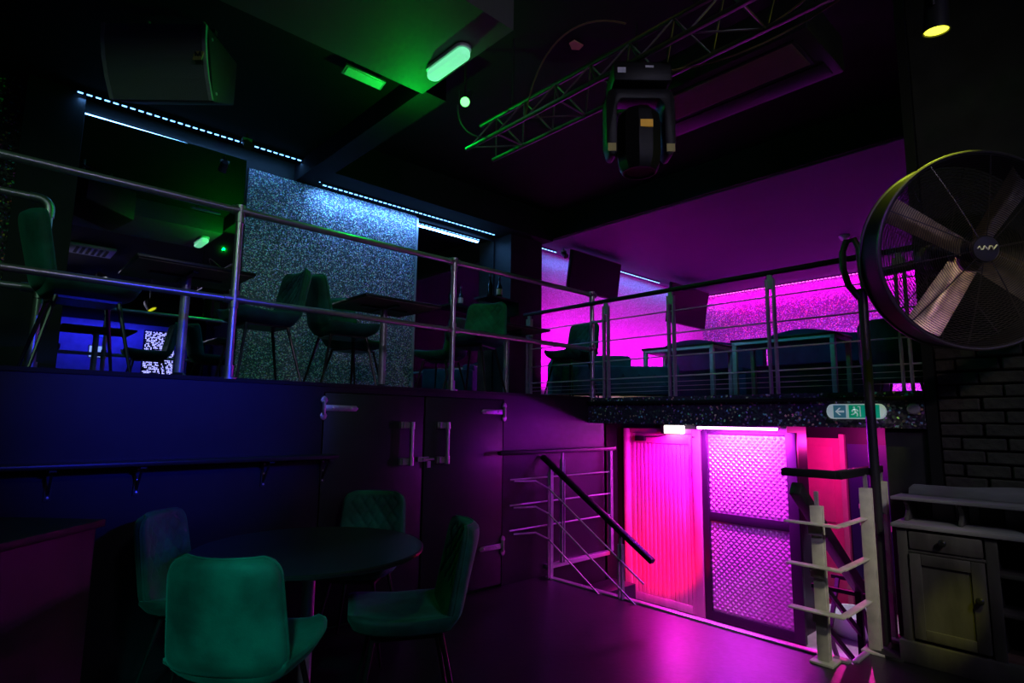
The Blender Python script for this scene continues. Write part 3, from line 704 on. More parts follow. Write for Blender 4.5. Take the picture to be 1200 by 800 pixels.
# corridor: pink door, poster, tub, folding stand
t = thing('panel_door', (7.58, 2.7, LZ), 'plain pink door at the end of the lower corridor', 'door')
MB().obox(7.56, 7.59, 2.46, 3.25, LZ+.005, 1.22).build('leaf', M_pinklam, t)
MB().obox(7.545, 7.562, 2.54, 3.17, .25, 1.12).obox(7.545, 7.562, 2.54, 3.17, LZ+.12, .15).build('raised_panel', M_pinklam, t, bevel=.006)
MB().obox(7.53, 7.59, 2.40, 2.455, LZ+.005, 1.27).build('door_frame', M_frame, t)
po = thing('wall_poster', (7.58, 2.1, .0), 'dark blue poster with white lettering fragments on the corridor wall', 'poster')
MB().obox(7.585, 7.598, 1.75, 2.385, -.35, 1.16).build('sheet', M_poster, po)
b = MB()
b.prism([(0,0),(.10,0),(.10,.05),(.03,.12),(.10,.19),(.10,.24),(0,.24),(-.06,.12)], (7.584, 2.20, .25), (0,1,0), (0,0,1), -.002)
b.prism([(0,0),(.13,0),(.13,.24),(.08,.24),(.08,.10),(0,.10)], (7.584, 1.98, .22), (0,1,0), (0,0,1), -.002)
b.prism([(0,0),(.05,0),(.05,.07),(0,.07)], (7.584, 2.08, .05), (0,1,0), (0,0,1), -.002)
b.build('white_lettering', M_whiteprint, po)
tb = thing('enamel_tub', (6.56, 2.07, LZ), 'oval pale enamel tub standing on the lower corridor floor', 'tub')
def tubp(u, v):
    a = u*2*PI; r = .17 + .075*v**.6
    return (6.56 + r*math.cos(a)*1.0, 2.07 + r*1.15*math.sin(a), LZ + .004 + .21*v)
MB().grid(tubp, 32, 6).build('outer_wall', M_enamel, tb, smooth=True)
MB().grid(lambda u, v: tuple(Vector(tubp(u, v))*1 + Vector((-.012*math.cos(u*2*PI), -.012*math.sin(u*2*PI), .006))), 32, 6).add(
    [(6.56+.165*math.cos(k*PI/8), 2.07+.19*math.sin(k*PI/8), LZ+.012) for k in range(16)], [tuple(range(16))]).build('inner_wall', M_enamel, tb, smooth=True)
MB().tube([tubp(k/32, 1.0) for k in range(32)], .010, 8, closed=True).build('rim', M_enamel, tb, smooth=True)
fs = thing('folding_stand', (5.5, 1.75, LZ), 'black folding cross-legged stand behind the cream posts', 'stand')
for y in (1.62, 1.95):
    MB().bar((5.30, y, LZ), (5.75, y, .05), .03, .03).build('leg', M_rail, fs); MB().bar((5.75, y+.03, LZ), (5.30, y+.03, .05), .03, .03).build('leg', M_rail, fs)
MB().bar((5.30, 1.6, .06), (5.30, 2.0, .06), .03, .03).build('top_bar', M_rail, fs); MB().bar((5.75, 1.6, .06), (5.75, 2.0, .06), .03, .03).build('top_bar', M_rail, fs)

# exit sign on the fascia
ex = thing('exit_sign', (4.58, 1.37, 1.48), 'long exit sign with arrow and running figure on the glitter fascia', 'sign')
def cap(y0, y1, z0, z1, r, n=8):
    pts = []
    for cy, s in ((y1-r, 1), (y0+r, -1)):
        for k in range(n+1):
            a = -PI/2 + PI*k/n
            pts.append((cy + s*r*math.cos(a), (z0+z1)/2 + s*(z1-z0)/2*math.sin(a)))
    return pts
MB().prism(cap(1.185, 1.555, 1.43, 1.535, .04), (4.555, 0, 0), (0,1,0), (0,0,1), .05).build('housing', M_exitw, ex, bevel=.004)
MB().obox(4.549, 4.556, 1.425, 1.505, 1.438, 1.527).build('arrow_field', M_exitt, ex)
MB().obox(4.549, 4.556, 1.215, 1.405, 1.438, 1.527).build('figure_field', M_exitg, ex)
# arrow pointing left, towards +Y
MB().prism([(.028,0),(.002,.026),(-.010,.026),(.010,.007),(-.030,.007),(-.030,-.007),(.010,-.007),(-.010,-.026),(.002,-.026)], (4.547, 1.465, 1.482), (0,1,0), (0,0,1), .002).build('arrow', M_exitw, ex)
b = MB()
oy, oz = 1.36, 1.482
L = lambda p, q, w_=.008: b.bar((4.5475, oy+p[0], oz+p[1]), (4.5475, oy+q[0], oz+q[1]), .002, w_, (0, -(q[1]-p[1]), q[0]-p[0]))
b.prism([(-.03,-.036),(-.03,.036),(-.012,.036),(-.012,.030),(-.024,.030),(-.024,-.036)], (4.547, oy, oz), (0,1,0), (0,0,1), .002)
L((.010,.018),(.002,-.004),.012); L((.002,-.004),(-.010,-.016)); L((-.010,-.016),(-.006,-.034)); L((.002,-.004),(.014,-.018)); L((.014,-.018),(.030,-.022))
L((.010,.016),(-.008,.012)); L((-.008,.012),(-.014,.000)); L((.010,.016),(.024,.008)); L((.024,.008),(.022,-.004))
b.prism([(.007*math.cos(k*PI/4), .007*math.sin(k*PI/4)) for k in range(8)], (4.547, oy+.010, oz+.029), (0,1,0), (0,0,1), .002)
b.build('running_figure', M_exitw, ex)
tag(MB().lathe([(.038,0),(.038,.012),(.030,.022),(0,.024)], (4.608, 1.03, 1.50), 20, (-1,0,0)).build('round_sounder', M_flat, None, smooth=True), 'small round grey sounder on the glitter fascia beside the pillar', 'sounder')

# ------------------------------------------------------------------ seating beyond the cable railing
so = thing('tufted_sofa', (5.75, 4.6, MZ), 'dark teal tufted sofa on a brass plinth behind the cable railing', 'sofa')
ang = math.atan2(-.681, .732)
MR = Matrix.Rotation(ang, 3, 'Z'); CS = Vector((6.02, 4.62, MZ))
def loc(p): return CS + MR @ Vector(p)
def sbox(c, s, name, m, bev=.03): return MB().box(loc(c), s, MR).build(name, m, so, bevel=bev)
sbox((0, .05, .27), (1.42, .78, .36), 'seat', M_teal, .05)
sbox((-.18, .34, .44), (1.02, .20, .40), 'backrest', M_teal, .05)
sbox((.72, .02, .28), (.13, .82, .40), 'arm', M_teal, .045); sbox((-.72, .02, .32), (.13, .82, .46), 'arm', M_teal, .045)
sbox((0, .04, .045), (1.44, .78, .07), 'plinth', M_brass, .006)
for i in range(7):
    for j in range(2):
        MB().lathe([(.018,0),(.014,.008),(0,.010)], loc((-.6+.2*i+.1*j, -.345, .22+.12*j)), 10, MR @ Vector((0,-1,0))).build('button', M_teal, so, smooth=True)

def long_table(y0, y1, label, x0=6.72, x1=7.28):
    t = thing('long_table', ((x0+x1)/2, (y0+y1)/2, MZ), label, 'table', 'long metal-edged tables')
    MB().obox(x0, x1, y0, y1, MZ+.735, MZ+.760).build('top', M_tabletop, t, bevel=.004)
    MB().obox(x0+.012, x1-.012, y0+.012, y1-.012, MZ+.690, MZ+.735).build('apron', M_flat, t, bevel=.003)
    MB().obox(x0+.008, x0+.014, y0+.05, y1-.05, MZ+.698, MZ+.722).build('metal_edge', M_whiteedge, t)
    for x in (x0+.04, x1-.04):
        for y in (y0+.04, y1-.04):
            MB().obox(x-.025, x+.025, y-.025, y+.025, MZ, MZ+.69).build('leg', M_flat, t, bevel=.003)
long_table(3.56, 4.62, 'long dark table with metal edge nearest the tufted sofa')
long_table(2.16, 3.34, 'long dark table with metal edge near the fan pole')
def booth(y0, y1, label, ph):
    t = thing('booth_bench', (8.0, (y0+y1)/2, MZ), label, 'bench', 'velvet booth benches')
    MB().obox(7.45, 8.05, y0, y1, MZ+.10, MZ+.42).build('base', M_navy, t, bevel=.02)
    MB().obox(7.42, 7.98, y0+.02, y1-.02, MZ+.42, MZ+.50).build('seat_cushion', M_navy, t, bevel=.03)
    n = 30
    poly = [(y0, MZ+.42)] + [(y1, MZ+.42)] + [(y1 - (y1-y0)*k/n, MZ+.90 + .115*math.sin(PI*(k/n*.94+ph))**2) for k in range(n+1)]
    MB().prism(poly, (7.98, 0, 0), (0,1,0), (0,0,1), .14).build('wavy_backrest', M_navy, t, bevel=.015)
    MB().obox(7.5, 8.0, y0+.06, y1-.06, MZ, MZ+.10).build('plinth', M_black, t)
booth(3.50, 5.05, 'deep blue velvet booth with wavy back beside the corner of the pink wall', .25)
booth(2.02, 3.44, 'deep blue velvet booth with wavy back below the magenta light strip', .22)
tc = thing('tub_armchair', (6.15, 1.42, MZ), 'round-backed teal tub armchair beside the pillar at the end of the railing', 'armchair')
def tubc(r, u, z): a = R(40) + u*R(280) + R(0); return (6.15 + r*math.cos(a+PI*-.28), 1.42 + r*math.sin(a+PI*-.28), MZ+z)
mb = MB(); nn = 24
prof = [(.30,.16),(.33,.16),(.35,.40),(.35,.66),(.335,.70),(.31,.70),(.28,.66),(.27,.40),(.27,.16)]
for i in range(nn+1):
    for r_, z_ in prof: mb.v.append(tubc(r_, i/nn, z_ - .10*abs(2*i/nn-1)**3*(z_ > .5)))
k_ = len(prof)
for i in range(nn):
    for j in range(k_-1): mb.f.append((i*k_+j, i*k_+j+1, (i+1)*k_+j+1, (i+1)*k_+j))
mb.f.append(tuple(range(k_))); mb.f.append(tuple(nn*k_+j for j in range(k_)))
mb.build('shell', M_teal, tc, smooth=True)
MB().lathe([(.27,.16),(.285,.20),(.285,.40),(.25,.44),(0,.45)], (6.15,1.42,MZ), 28).build('seat', M_teal, tc, smooth=True)
for a in range(4): MB().tube([(6.15+.2*math.cos(a*PI/2+.8), 1.42+.2*math.sin(a*PI/2+.8), MZ+.17), (6.15+.24*math.cos(a*PI/2+.8), 1.42+.24*math.sin(a*PI/2+.8), MZ)], .014, 8, r1=.009).build('leg', M_leg, tc, smooth=True)
sd = thing('smoke_detector', (8.93, 2.67, 4.03), 'small white smoke detector on the violet ceiling', 'smoke detector')
MB().lathe([(.07,.03),(.075,.015),(.07,.0)], (8.93,2.67,4.03), 20).build('base', M_white, sd, smooth=True)
MB().lathe([(.065,0),(.06,-.025),(.03,-.045),(0,-.046)], (8.93,2.67,4.03), 20).build('sensor_dome', M_white, sd, smooth=True)

# ------------------------------------------------------------------ sideboard
sb = thing('wooden_sideboard', (4.43, .5, 0), 'worn grey wooden sideboard with drawer, door and open shelves against the brick wall', 'sideboard')
x0, x1, ya, yb = 4.25, 4.605, -.30, 1.09
MB().obox(x0-.03, x1, ya-.02, yb+.02, 0, .125).build('plinth', M_wood, sb, bevel=.006)
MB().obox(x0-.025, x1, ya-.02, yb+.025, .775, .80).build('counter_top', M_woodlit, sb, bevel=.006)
MB().obox(x0, x1, yb-.022, yb, .125, .775).build('side_panel', M_wood, sb, bevel=.003)
MB().obox(x0, x1, ya, ya+.022, .125, .775).build('side_panel', M_wood, sb, bevel=.003)
MB().obox(x1-.015, x1, ya, yb, .125, .775).build('back_panel', M_inside, sb)
MB().obox(x0, x1-.015, .625, .650, .125, .775).build('divider', M_wood, sb, bevel=.003)
for z in (.36, .565): MB().obox(x0+.005, x1-.015, ya+.022, .625, z, z+.022).build('shelf_board', M_wood, sb, bevel=.003)
MB().obox(x0+.02, x1-.015, ya+.022, yb-.022, .125, .137).build('bottom_board', M_inside, sb)
MB().obox(x0-.004, x0+.02, yb-.055, yb, .125, .775).build('face_frame', M_wood, sb, bevel=.003); MB().obox(x0-.004, x0+.02, .61, .665, .125, .775).build('face_frame', M_wood, sb, bevel=.003)
dw = MB().obox(x0-.014, x0+.02, .675, yb-.062, .655, .760).build('drawer', M_wood, sb, bevel=.010)
MB().lathe([(.008,0),(.008,.010),(.018,.016),(.020,.026),(.012,.034),(0,.036)], (x0-.014, .855, .715), 16, (-1,0,0)).build('knob', M_knob, dw, smooth=True)
MB().obox(x0-.004, x0+.02, .665, yb-.055, .635, .652).build('drawer_rail', M_wood, sb, bevel=.003)
do = MB().obox(x0-.004, x0+.012, .69, yb-.075, .16, .618).build('door', M_wood, sb)
for a, b, c, d in ((.672, .735, .145, .632), (yb-.118, yb-.06, .145, .632), (.735, yb-.118, .57, .632), (.735, yb-.118, .145, .205)):
    MB().obox(x0-.016, x0+.010, a, b, c, d).build('stile', M_wood, do, bevel=.004)
MB().lathe([(.008,0),(.008,.010),(.018,.016),(.020,.026),(.012,.034),(0,.036)], (x0-.016, .702, .43), 16, (-1,0,0)).build('knob', M_knob, do, smooth=True)
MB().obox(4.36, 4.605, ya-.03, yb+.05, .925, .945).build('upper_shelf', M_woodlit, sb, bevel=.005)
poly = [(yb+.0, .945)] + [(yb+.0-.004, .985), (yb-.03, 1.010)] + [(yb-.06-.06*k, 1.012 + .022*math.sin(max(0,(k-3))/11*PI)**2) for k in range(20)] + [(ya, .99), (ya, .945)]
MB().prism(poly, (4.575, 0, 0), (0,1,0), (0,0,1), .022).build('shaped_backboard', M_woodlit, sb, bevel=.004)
ys = [1.075, .80, .50, .20, -.1]
for i, y in enumerate(ys):
    poly = [(4.38,.925),(4.59,.925),(4.59,.80),(4.37,.80),(4.375,.825),(4.40,.835),(4.425,.86),(4.41,.895),(4.385,.905)]
    MB().prism([(a, b) for a, b in poly], (0, y, 0), (1,0,0), (0,0,1), .022).build('scroll_bracket', M_wood, sb, bevel=.003)
for i in range(12):
    y = yb-.12*i
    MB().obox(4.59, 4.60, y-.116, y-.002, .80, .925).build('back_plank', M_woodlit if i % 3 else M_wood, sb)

# ------------------------------------------------------------------ fan and its pole
fa = Vector((-.705, -.70, -.125)).normalized()          # blows this way
FC = Vector((4.021, 0.565, 2.371)) + Vector((.030,-.028,-.005)) - fa*.10; FR = .552
fn = thing('industrial_fan', (4.35, 1.2, 0), 'big black drum fan with four bare metal blades on a tall pole', 'fan')
fu = Vector((0,0,1)); fu = (fu - fa*fu.dot(fa)).normalized(); fv = fu.cross(fa)   # fv: to the right as seen from the front
def fp(r, a, d): return FC + fa*d + fv*(r*math.cos(a)) + fu*(r*math.sin(a))
ring = lambda r, d, n=72: [fp(r, 2*PI*k/n, d) for k in range(n)]
mb = MB()
for d, r in ((.10, FR), (-.10, FR-.012)): mb.tube(ring(r, d), .011, 8, closed=True)
mb.build('cage_hoop', M_wire, fn, smooth=True)
mb = MB(); n = 72
for r, d in ((FR-.004, .10), (FR-.014, -.10), (FR-.024, -.10), (FR-.014, .10)): mb.v += [tuple(p) for p in ring(r, d, n)]
for q in range(4):
    for k in range(n): mb.f.append((q*n+k, q*n+(k+1) % n, ((q+1) % 4)*n+(k+1) % n, ((q+1) % 4)*n+k))
mb.build('drum', M_head, fn, smooth=True)
for nm, d0, bulge, cnt in (('front_guard', .10, .045, 40), ('rear_guard', -.10, -.06, 26)):
    mb = MB()
    for i in range(cnt):
        r = .075 + (FR-.09)*i/(cnt-1); d = d0 + bulge*(1-(r/FR)**2)
        mb.tube(ring(r, d, 60), .0021, 3, closed=True)
    g = mb.build(nm, M_wire, fn, kind='stuff')
    mb = MB()
    for k in range(10):
        a = 2*PI*k/10 + .2
        mb.tube([fp(r, a, d0 + bulge*(1-(r/FR)**2) - (.004 if bulge > 0 else -.004)) for r in (.05, .15, .3, .45, FR)], .0035, 5)
    mb.build('spoke', M_wire, g)
MB().lathe([(.075,0),(.078,.012),(.068,.022),(0,.026)], FC + fa*.128, 28, fa).build('hub_badge', M_blackmetal, fn, smooth=True)
mb = MB()
bp = [(-.052+.0095*k, .012*math.sin(k*1.9)+.010*(k/11)) for k in range(12)]
mb.tube([FC + fa*.1565 + fv*a + fu*b for a, b in bp], .0045, 6); mb.build('badge_script', M_white, fn)
MB().lathe([(.05,-.02),(.06,.0),(.06,.10),(.04,.12)], FC - fa*.06, 20, fa).build('hub', M_blackmetal, fn, smooth=True)
MB().lathe([(.09,0),(.10,.02),(.10,.16),(.06,.19)], FC - fa*.32, 24, fa).build('motor', M_blackmetal, fn, smooth=True)
for ang_ in (57, 152, 238, 330):
    a0 = R(ang_); mb = MB(); c = fv*math.cos(a0) + fu*math.sin(a0); s_ = -fv*math.sin(a0) + fu*math.cos(a0)
    def bl(u, v, side):
        r = .06 + (FR-.10)*v; wdt = .072 + .022*v
        q = (u*2-1); tw = R(26 - 8*v)
        off = q*wdt; rib = .007*math.exp(-((q)/.28)**2)*(.15 < v < .92)
        return FC + c*r + s_*(off*math.cos(tw)) + fa*(off*math.sin(tw) + .012*q*q - rib + side*.0015 + .03)
    N1, N2 = 12, 14
    mb.grid(lambda u, v: bl(u, v, 1), N1, N2); mb.grid(lambda u, v: bl(u, v, -1), N1, N2)
    mb.build('blade', M_alu, fn, smooth=True, sharp=60)
# pole with curved carrying handle
MB().tube([(4.35, 1.215, .02), (4.35, 1.215, 2.30)], .030, 14).build('pole', M_blackmetal, fn, smooth=True)
hp = [(4.34, 1.23, 2.24), (4.32, 1.285, 2.33), (4.315, 1.312, 2.45), (4.325, 1.312, 2.57), (4.335, 1.285, 2.645), (4.34, 1.24, 2.65), (4.34, 1.215, 2.58), (4.34, 1.21, 2.42), (4.335, 1.195, 2.3)]
MB().tube(hp, .022, 10).build('curved_handle', M_blackmetal, fn, smooth=True)
MB().bar((4.35, 1.21, 2.38), FC - fa*.26, .06, .05).build('arm', M_blackmetal, fn, bevel=.006)
MB().lathe([(.15,0),(.15,.015),(.05,.03),(.03,.06)], (4.35,1.17,0), 24).build('base', M_blackmetal, fn, smooth=True)
tag(MB().lathe([(.09,0),(.09,.02),(.03,.03),(0,.03)], (4.654, .64, 2.72), 24, (-1,0,0)).build('wall_disc', M_plaster, None, smooth=True), 'grey round cover plate on the dark wall behind the fan', 'cover plate')

# ------------------------------------------------------------------ truss, lamps and other things overhead
tr = thing('lighting_truss', (2.95, 2.2, 3.6), 'triangular silver lighting truss hung under the black ceiling', 'truss')
TY0, TY1 = .55, 3.60
ch = [(2.80, 3.60), (3.09, 3.60), (2.945, 3.855)]
for x, z in ch: MB().tube([(x, TY0, z), (x, TY1, z)], .0175, 10).build('chord', M_rack, tr, smooth=True)
nb = 9
for i in range(nb):
    a = TY1 - .04 - (TY1-TY0-.08)*i/nb; b = TY1 - .04 - (TY1-TY0-.08)*(i+.5)/nb; c = TY1 - .04 - (TY1-TY0-.08)*(i+1)/nb
    for x in (2.80, 3.09):
        MB().tube([(x, a, 3.60), (2.945, b, 3.855)], .007, 6).build('brace', M_rack, tr)
        MB().tube([(2.945, b, 3.855), (x, c, 3.60)], .007, 6).build('brace', M_rack, tr)
    MB().tube([(2.80, a, 3.60), (3.09, a if i % 2 else c, 3.60)], .007, 6).build('brace', M_rack, tr)
for y in (.9, 3.2): MB().tube([(2.945, y, 3.855), (2.945, y, HC)], .008, 6).build('drop_rod', M_blackmetal, tr)

mh = thing('moving_head_lamp', (2.95, 1.85, 3.55), 'black moving head lamp hanging under the lighting truss', 'stage lamp')
hc = Vector((2.905, 1.99, .035))
fwd = Vector((-.674, -.727, 0)); sdv = Vector((.732, -.681, 0))
def mbox(mb, a, b, z, sa, sb_, sz):                    # a: along sdv, b: towards the camera
    m = Matrix((sdv, -fwd, Vector((0,0,1)))).transposed()
    return mb.box(hc + sdv*a + fwd*b + Vector((0,0,z)), (sa, sb_, sz), m)
mbox(MB(), 0, 0, 3.475, .36, .30, .13).build('base', M_head, mh, bevel=.02)
MB().tube([(2.80, 1.99, 3.60), (2.80, 1.99, 3.52)], .02, 8).tube([(3.0, 1.95, 3.60), (3.0, 1.95, 3.52)], .02, 8).build('clamp', M_flat, mh)
yk = MB(); pts = []
m2 = Matrix((sdv, -fwd, Vector((0,0,1)))).transposed()
outer = [(-.215,3.33),(-.20,3.39),(-.15,3.42),(.15,3.42),(.20,3.39),(.215,3.33),(.215,3.06),(.195,2.98),(.165,2.97),(.145,3.0),(.145,3.30),(.12,3.34),(-.12,3.34),(-.145,3.30),(-.145,3.0),(-.165,2.97),(-.195,2.98),(-.215,3.06)]
yk.prism(outer, hc + fwd*-.07, sdv, (0,0,1), .14)
for q in range(len(yk.v)): pass
yk.build('yoke', M_head, mh, bevel=.012)
hd = MB(); hd.lathe([(.095,3.285),(.125,3.25),(.138,3.18),(.138,3.0),(.128,2.93),(.105,2.885),(.098,2.885),(.092,2.90)], hc, 10).build('head', M_head, mh, smooth=True, sharp=25)
MB().lathe([(.092,2.898),(.05,2.905),(0,2.908)], hc, 24).build('lens', M_tvback, mh, smooth=True)
mbox(MB(), .02, .134, 3.145, .075, .010, .045).build('warning_label', M_orange, mh)
mbox(MB(), -.13, .152, 3.475, .05, .004, .035).build('label_plate', M_white, mh)
mbox(MB(), .04, .152, 3.50, .05, .004, .014).build('label_plate', M_white, mh)
for k in (-1, 1): mbox(MB(), k*.18, .072, 3.02, .05, .006, .05).build('yoke_badge', M_yel, mh)

def par(p, aim, lens, label, r=.075, L=.16, rod=None):
    p = Vector(p); a = (Vector(aim)-p).normalized()
    t = thing('par_can_lamp', p, label, 'stage lamp')
    MB().lathe([(r*.55,-L),(r*.9,-L*.8),(r,-.03),(r*1.08,-.012),(r*1.08,.0),(r*.96,.0),(r*.94,-.012)], p, 24, a).build('can', M_blackmetal, t, smooth=True)
    MB().lathe([(r*.93,-.008),(r*.5,.0),(0,.002)], p, 24, a).build('lens', lens, t, smooth=True)
    up = p - a*L*.5
    MB().tube([up + Vector((0,0,.0)), Vector((up.x, up.y, rod))], .01, 8).build('hanger', M_blackmetal, t)
    s1 = a.cross(Vector((0,0,1))).normalized() if abs(a.z) < .95 else Vector((1,0,0))
    MB().tube([up - s1*r*1.1, up - s1*r*1.1 + Vector((0,0,.10)), up + s1*r*1.1 + Vector((0,0,.10)), up + s1*r*1.1], .008, 6).build('yoke', M_blackmetal, t)
par((2.72, 3.53, 3.955), (0, 0, 1.6), M_greenlens, 'small green glowing spotlight at the end of the truss', r=.040, L=.12, rod=4.45)
par((3.80, .60, 3.60), (3.95, .80, 1.0), M_yellens, 'yellow glowing spotlight high above the fan', r=.062, L=.24, rod=4.45)

def bulkhead(x0, x1, y0, y1, z, m, label):
    t = thing('bulkhead_light', ((x0+x1)/2, (y0+y1)/2, z-.08), label, 'emergency light')
    cx, cy = (x0+x1)/2, (y0+y1)/2; hx, hy = (x1-x0)/2, (y1-y0)/2
    def rr_(g, n=6):
        pts = []; r = hx*.95-g
        for ox, oy, s in ((hx-g-r, hy-g-r, 0), (-(hx-g-r), hy-g-r, 1), (-(hx-g-r), -(hy-g-r), 2), (hx-g-r, -(hy-g-r), 3)):
            for k in range(n+1):
                a = PI/2*(s+k/n); pts.append((ox+r*math.cos(a), oy+r*math.sin(a)))
        return pts
    MB().prism(rr_(0), (cx, cy, z-.028), (1,0,0), (0,1,0), .028).build('base_tray', M_white, t, bevel=.003)
    MB().prism(rr_(.008), (cx, cy, z-.085), (1,0,0), (0,1,0), .057).build('diffuser', m, t, bevel=.018)
bulkhead(2.25, 2.37, 2.98, 3.44, 4.0, M_diff_green, 'green lit oval emergency light on the dropped ceiling')
bulkhead(2.15, 2.30, 2.05, 2.50, HC, M_diff, 'dim yellowish emergency light on the ceiling between dropped ceiling and truss')
t = thing('flood_lamp', (2.1, 4.1, 4.18), 'flat grey flood lamp under the ceiling beside the dropped ceiling', 'lamp')
m3 = Matrix.Rotation(R(-18), 3, 'X')
MB().box((2.11, 4.10, 4.165), (.36, .10, .028), m3).build('housing', M_flat, t, bevel=.006)
MB().box((2.11, 4.095, 4.149), (.32, .075, .006), m3).build('glass', M_white, t)
MB().tube([(2.0, 4.10, 4.17), (2.0, 4.10, 4.24)], .008, 6).build('bracket', M_blackmetal, t)

ac = thing('ceiling_air_unit', (3.72, 1.75, 3.7), 'long black suspended air unit beside the lighting truss', 'air conditioner')
MB().obox(3.40, 4.05, 1.14, 2.60, 3.71, 3.97).build('housing', M_head, ac, bevel=.02)
MB().obox(3.46, 3.78, 1.24, 2.50, 3.700, 3.712).build('grille_frame', M_black, ac, bevel=.003)
for i in range(24): MB().obox(3.475+.0125*i, 3.481+.0125*i, 1.26, 2.48, 3.694, 3.701).build('grille_slat', M_cabley, ac)
MB().obox(3.83, 4.00, 1.20, 2.54, 3.702, 3.712).build('louvre', M_black, ac, bevel=.003)
for x in (3.5, 3.95):
    for y in (1.3, 2.4): MB().tube([(x, y, 3.95), (x, y, HC)], .008, 6).build('drop_rod', M_head, ac)
for k, (pts, m) in enumerate([([(2.95,.62,3.87),(3.2,.9,3.72),(3.25,1.3,3.68),(3.12,1.7,3.62)], M_cabley), ([(3.09,.7,3.62),(3.2,1.2,3.54),(3.15,1.6,3.55),(3.0,1.9,3.60)], M_cabley),
                              ([(2.80,2.9,3.62),(2.6,2.6,3.9),(2.62,2.3,4.05),(2.8,2.0,3.88)], M_cabley), ([(2.70,3.6,3.95),(2.66,3.55,3.70),(2.72,3.4,3.58),(2.80,3.3,3.60)], M_cable)]):
    P_ = [Vector(p) for p in pts]; cur = []
    for i in range(17):
        u = i/16; a = (1-u)**3; b = 3*u*(1-u)**2; c = 3*u*u*(1-u); d = u**3
        cur.append(P_[0]*a + P_[1]*b + P_[2]*c + P_[3]*d)
    tag(MB().tube(cur, .006, 6).build('power_cable', m, None, smooth=True), ['slack olive cable drooping from truss to air unit', 'olive cable looped under the lower truss chord', 'olive cable curling up beside the dropped ceiling', 'black cable loop below the green spotlight'][k], 'cable')
tag(MB().prism([(.0,0),(.10,-.01),(.12,.05),(.07,.09),(.0,.055)], (3.3, 2.86, HC-.012), (1,0,0), (0,1,0), .010).build('warning_sticker', M_yel), 'yellowish sticker on the black ceiling above the truss', 'sticker')

# loudspeaker over the mezzanine
sp = thing('hung_loudspeaker', (.72, 4.38, 3.6), 'black loudspeaker with gold badge hung above the mezzanine tables', 'loudspeaker')
sd_ = Vector((.732, -.681, 0)); ff = Vector((-.40, -.43, -.81*.45)).normalized()
fh = Vector((-.681, -.732, 0))
m4 = Matrix((sd_, fh, Vector((0,0,1)))).transposed()
c0 = Vector((.70, 4.40, 0))
# side profile in (towards viewer, z): the front leans over so that it faces down
prof = [(.02, 4.06), (-.42, 4.06), (-.42, 3.72), (-.14, 3.585)]
def spb(name, prof, w0, w1, m, bev=.01):
    mb = MB(); n = len(prof)
    vs = [c0 + sd_*w0 + fh*a + Vector((0,0,z)) for a, z in prof] + [c0 + sd_*w1 + fh*a + Vector((0,0,z)) for a, z in prof]
    mb.add(vs, [tuple(range(n)), tuple(range(2*n-1, n-1, -1))] + [(i, (i+1) % n, n+(i+1) % n, n+i) for i in range(n)])
    return mb.build(name, m, sp, bevel=bev)
spb('cabinet', prof, -.36, .36, M_black, .012)
cv = [(.035, 4.055), (.030, 3.95), (.0, 3.83), (-.05, 3.71), (-.12, 3.588), (-.14, 3.592), (-.07, 3.71), (-.025, 3.83), (.005, 3.95), (.012, 4.055)]
spb('grille', cv, -.335, .335, M_grille, 0)
for s in (-1, 1): spb('edge_trim', [(a+.006, z) for a, z in cv], s*.335, s*.36, M_flat, 0)
bd = c0 + sd_*.315 + fh*.022 + Vector((0,0,3.83))
mbd = MB()
pm = [(-.022,-.026),(-.022,.026),(-.014,.026),(0,.006),(.014,.026),(.022,.026),(.022,-.026),(.013,-.026),(.013,.006),(0,-.014),(-.013,.006),(-.013,-.026)]
mbd.prism(pm, bd + fh*.003, sd_, Vector((0,0,1)) + fh*.3, .003); mbd.build('badge_letter', M_blackmetal, sp)
MB().box(bd, (.062, .006, .075), m4 @ Matrix.Rotation(R(14), 3, 'X')).build('badge', M_gold, sp)
for a in (-.2, .2):
    q = c0 + sd_*a + fh*-.2
    MB().tube([q + Vector((0,0,4.05)), q + Vector((0,0,4.26))], .014, 8).build('hanger', M_flat, sp)
MB().bar(c0 + sd_*-.3 + fh*-.2 + Vector((0,0,4.16)), c0 + sd_*.3 + fh*-.2 + Vector((0,0,4.16)), .04, .03).build('hanging_bar', M_blackmetal, sp)
for a, z in ((-.05, 4.0), (-.16, 3.66)):
    MB().lathe([(.012,0),(.010,.004),(0,.005)], c0 + sd_*.36 + fh*a + Vector((0,0,z)), 10, sd_).build('bolt', M_steel, sp)

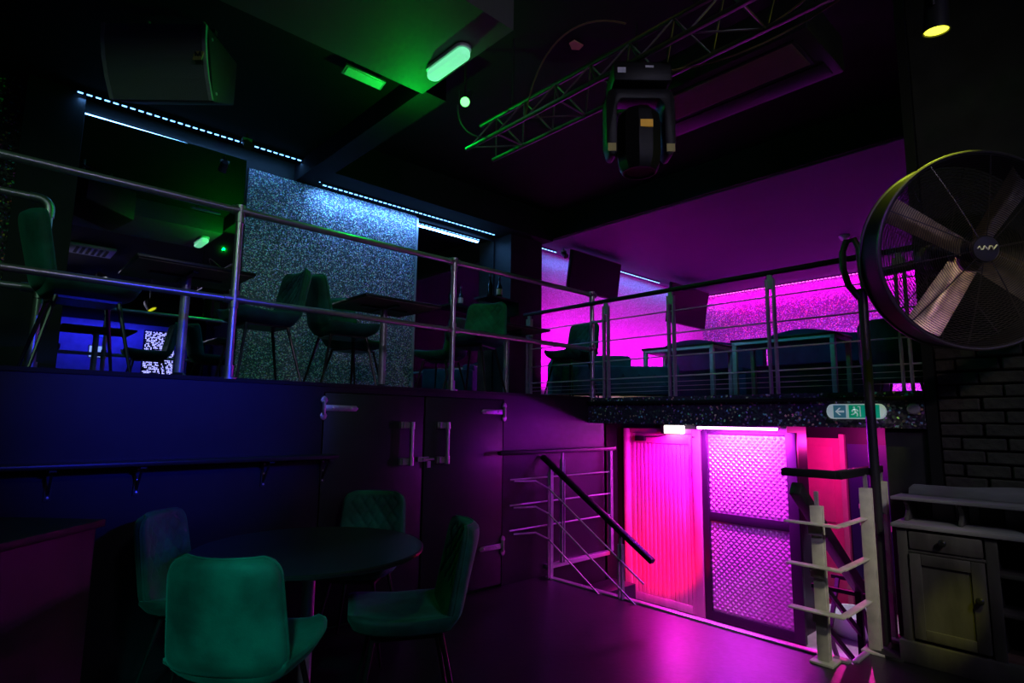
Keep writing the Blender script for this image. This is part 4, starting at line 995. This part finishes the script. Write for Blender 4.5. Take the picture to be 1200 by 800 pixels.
# ------------------------------------------------------------------ behind the camera, seen in the mirror
sg = thing('stage_booth', (2.2, -4.5, 0), 'blue lit stage booth at the opposite end of the hall, seen in the mirror', 'stage')
MB().obox(.6, 4.2, -4.9, -3.6, 0, 1.9).build('platform', M_black, sg, bevel=.02)
MB().obox(.8, 4.2, -4.92, -4.86, 1.9, 3.7).build('backdrop', M_stagewall, sg)
MB().obox(.9, 3.9, -3.75, -3.6, 1.9, 2.25).build('front_panel', M_black, sg)
t = thing('led_dot_screen', (3.4, -4.2, 2.0), 'panel of bright blue light dots beside the stage booth', 'light panel')
MB().obox(3.05, 3.75, -4.30, -4.24, 1.92, 3.5).build('backing', M_black, t)
b = MB(); random.seed(11)
for i in range(20):
    for j in range(46):
        if random.random() < .62:
            x = 3.08 + .033*i; z = 1.96+.033*j; b.obox(x, x+.018, -4.24, -4.234, z, z+.018)
b.build('light_dots', M_dot, t, kind='stuff')
t = thing('stage_monitor', (2.1, -4.3, 2.4), 'small glowing monitor in the blue stage booth', 'monitor')
MB().obox(1.95, 2.30, -4.30, -4.26, 2.72, 3.02).build('housing', M_blackmetal, t, bevel=.006)
MB().obox(1.97, 2.28, -4.262, -4.256, 2.74, 3.0).build('panel', M_screen, t)
MB().tube([(2.12, -4.28, 1.9), (2.12, -4.28, 2.74)], .02, 8).build('stand', M_blackmetal, t)
light('stage_blue_wash', 'AREA', (2.3, -4.2, 3.6), (.03, .03, 1), 30, (2.3, -4.86, 2.4), 2.0, .1)
# added cans, out of view, as housings for the hall's coloured spots
for nm, txt in (('blue_stage_light', 'blue'), ('green_stage_light', 'green'), ('hall_wash', 'pale lilac'), ('hall_warm_wash', 'warm white'), ('sideboard_wash', 'cool white'),
                ('amber_wash', 'amber'), ('violet_wash', 'violet'), ('mezzanine_green_wash', 'pale green'), ('yellow_patch_light', 'yellow')):
    lo = bpy.data.objects[nm]; dv = lo.rotation_euler.to_matrix() @ Vector((0, 0, -1)); q = lo.location - dv*.14
    m_ = mat(txt.replace(' ', '_') + '_gel', tuple(lo.data.color), .3, emit=tuple(lo.data.color), estr=1.0)
    par(q, q + dv, m_, 'added unseen black can spotlight with %s gel over the hall floor' % txt, r=.085, L=.2, rod=HC)
t = thing('ceiling_cassette', (1.5, -.4, 4.4), 'white ceiling cassette vent over the hall floor, seen in the mirror', 'air vent')
MB().obox(1.05, 1.75, -.9, -.2, HC-.05, HC).build('frame', M_white, t, bevel=.01)
for i in range(6): MB().obox(1.15+.09*i, 1.20+.09*i, -.8, -.3, HC-.06, HC-.05).build('vent_slat', M_plaster, t)

for o in bpy.data.objects:
    if '_world' in o: del o['_world']
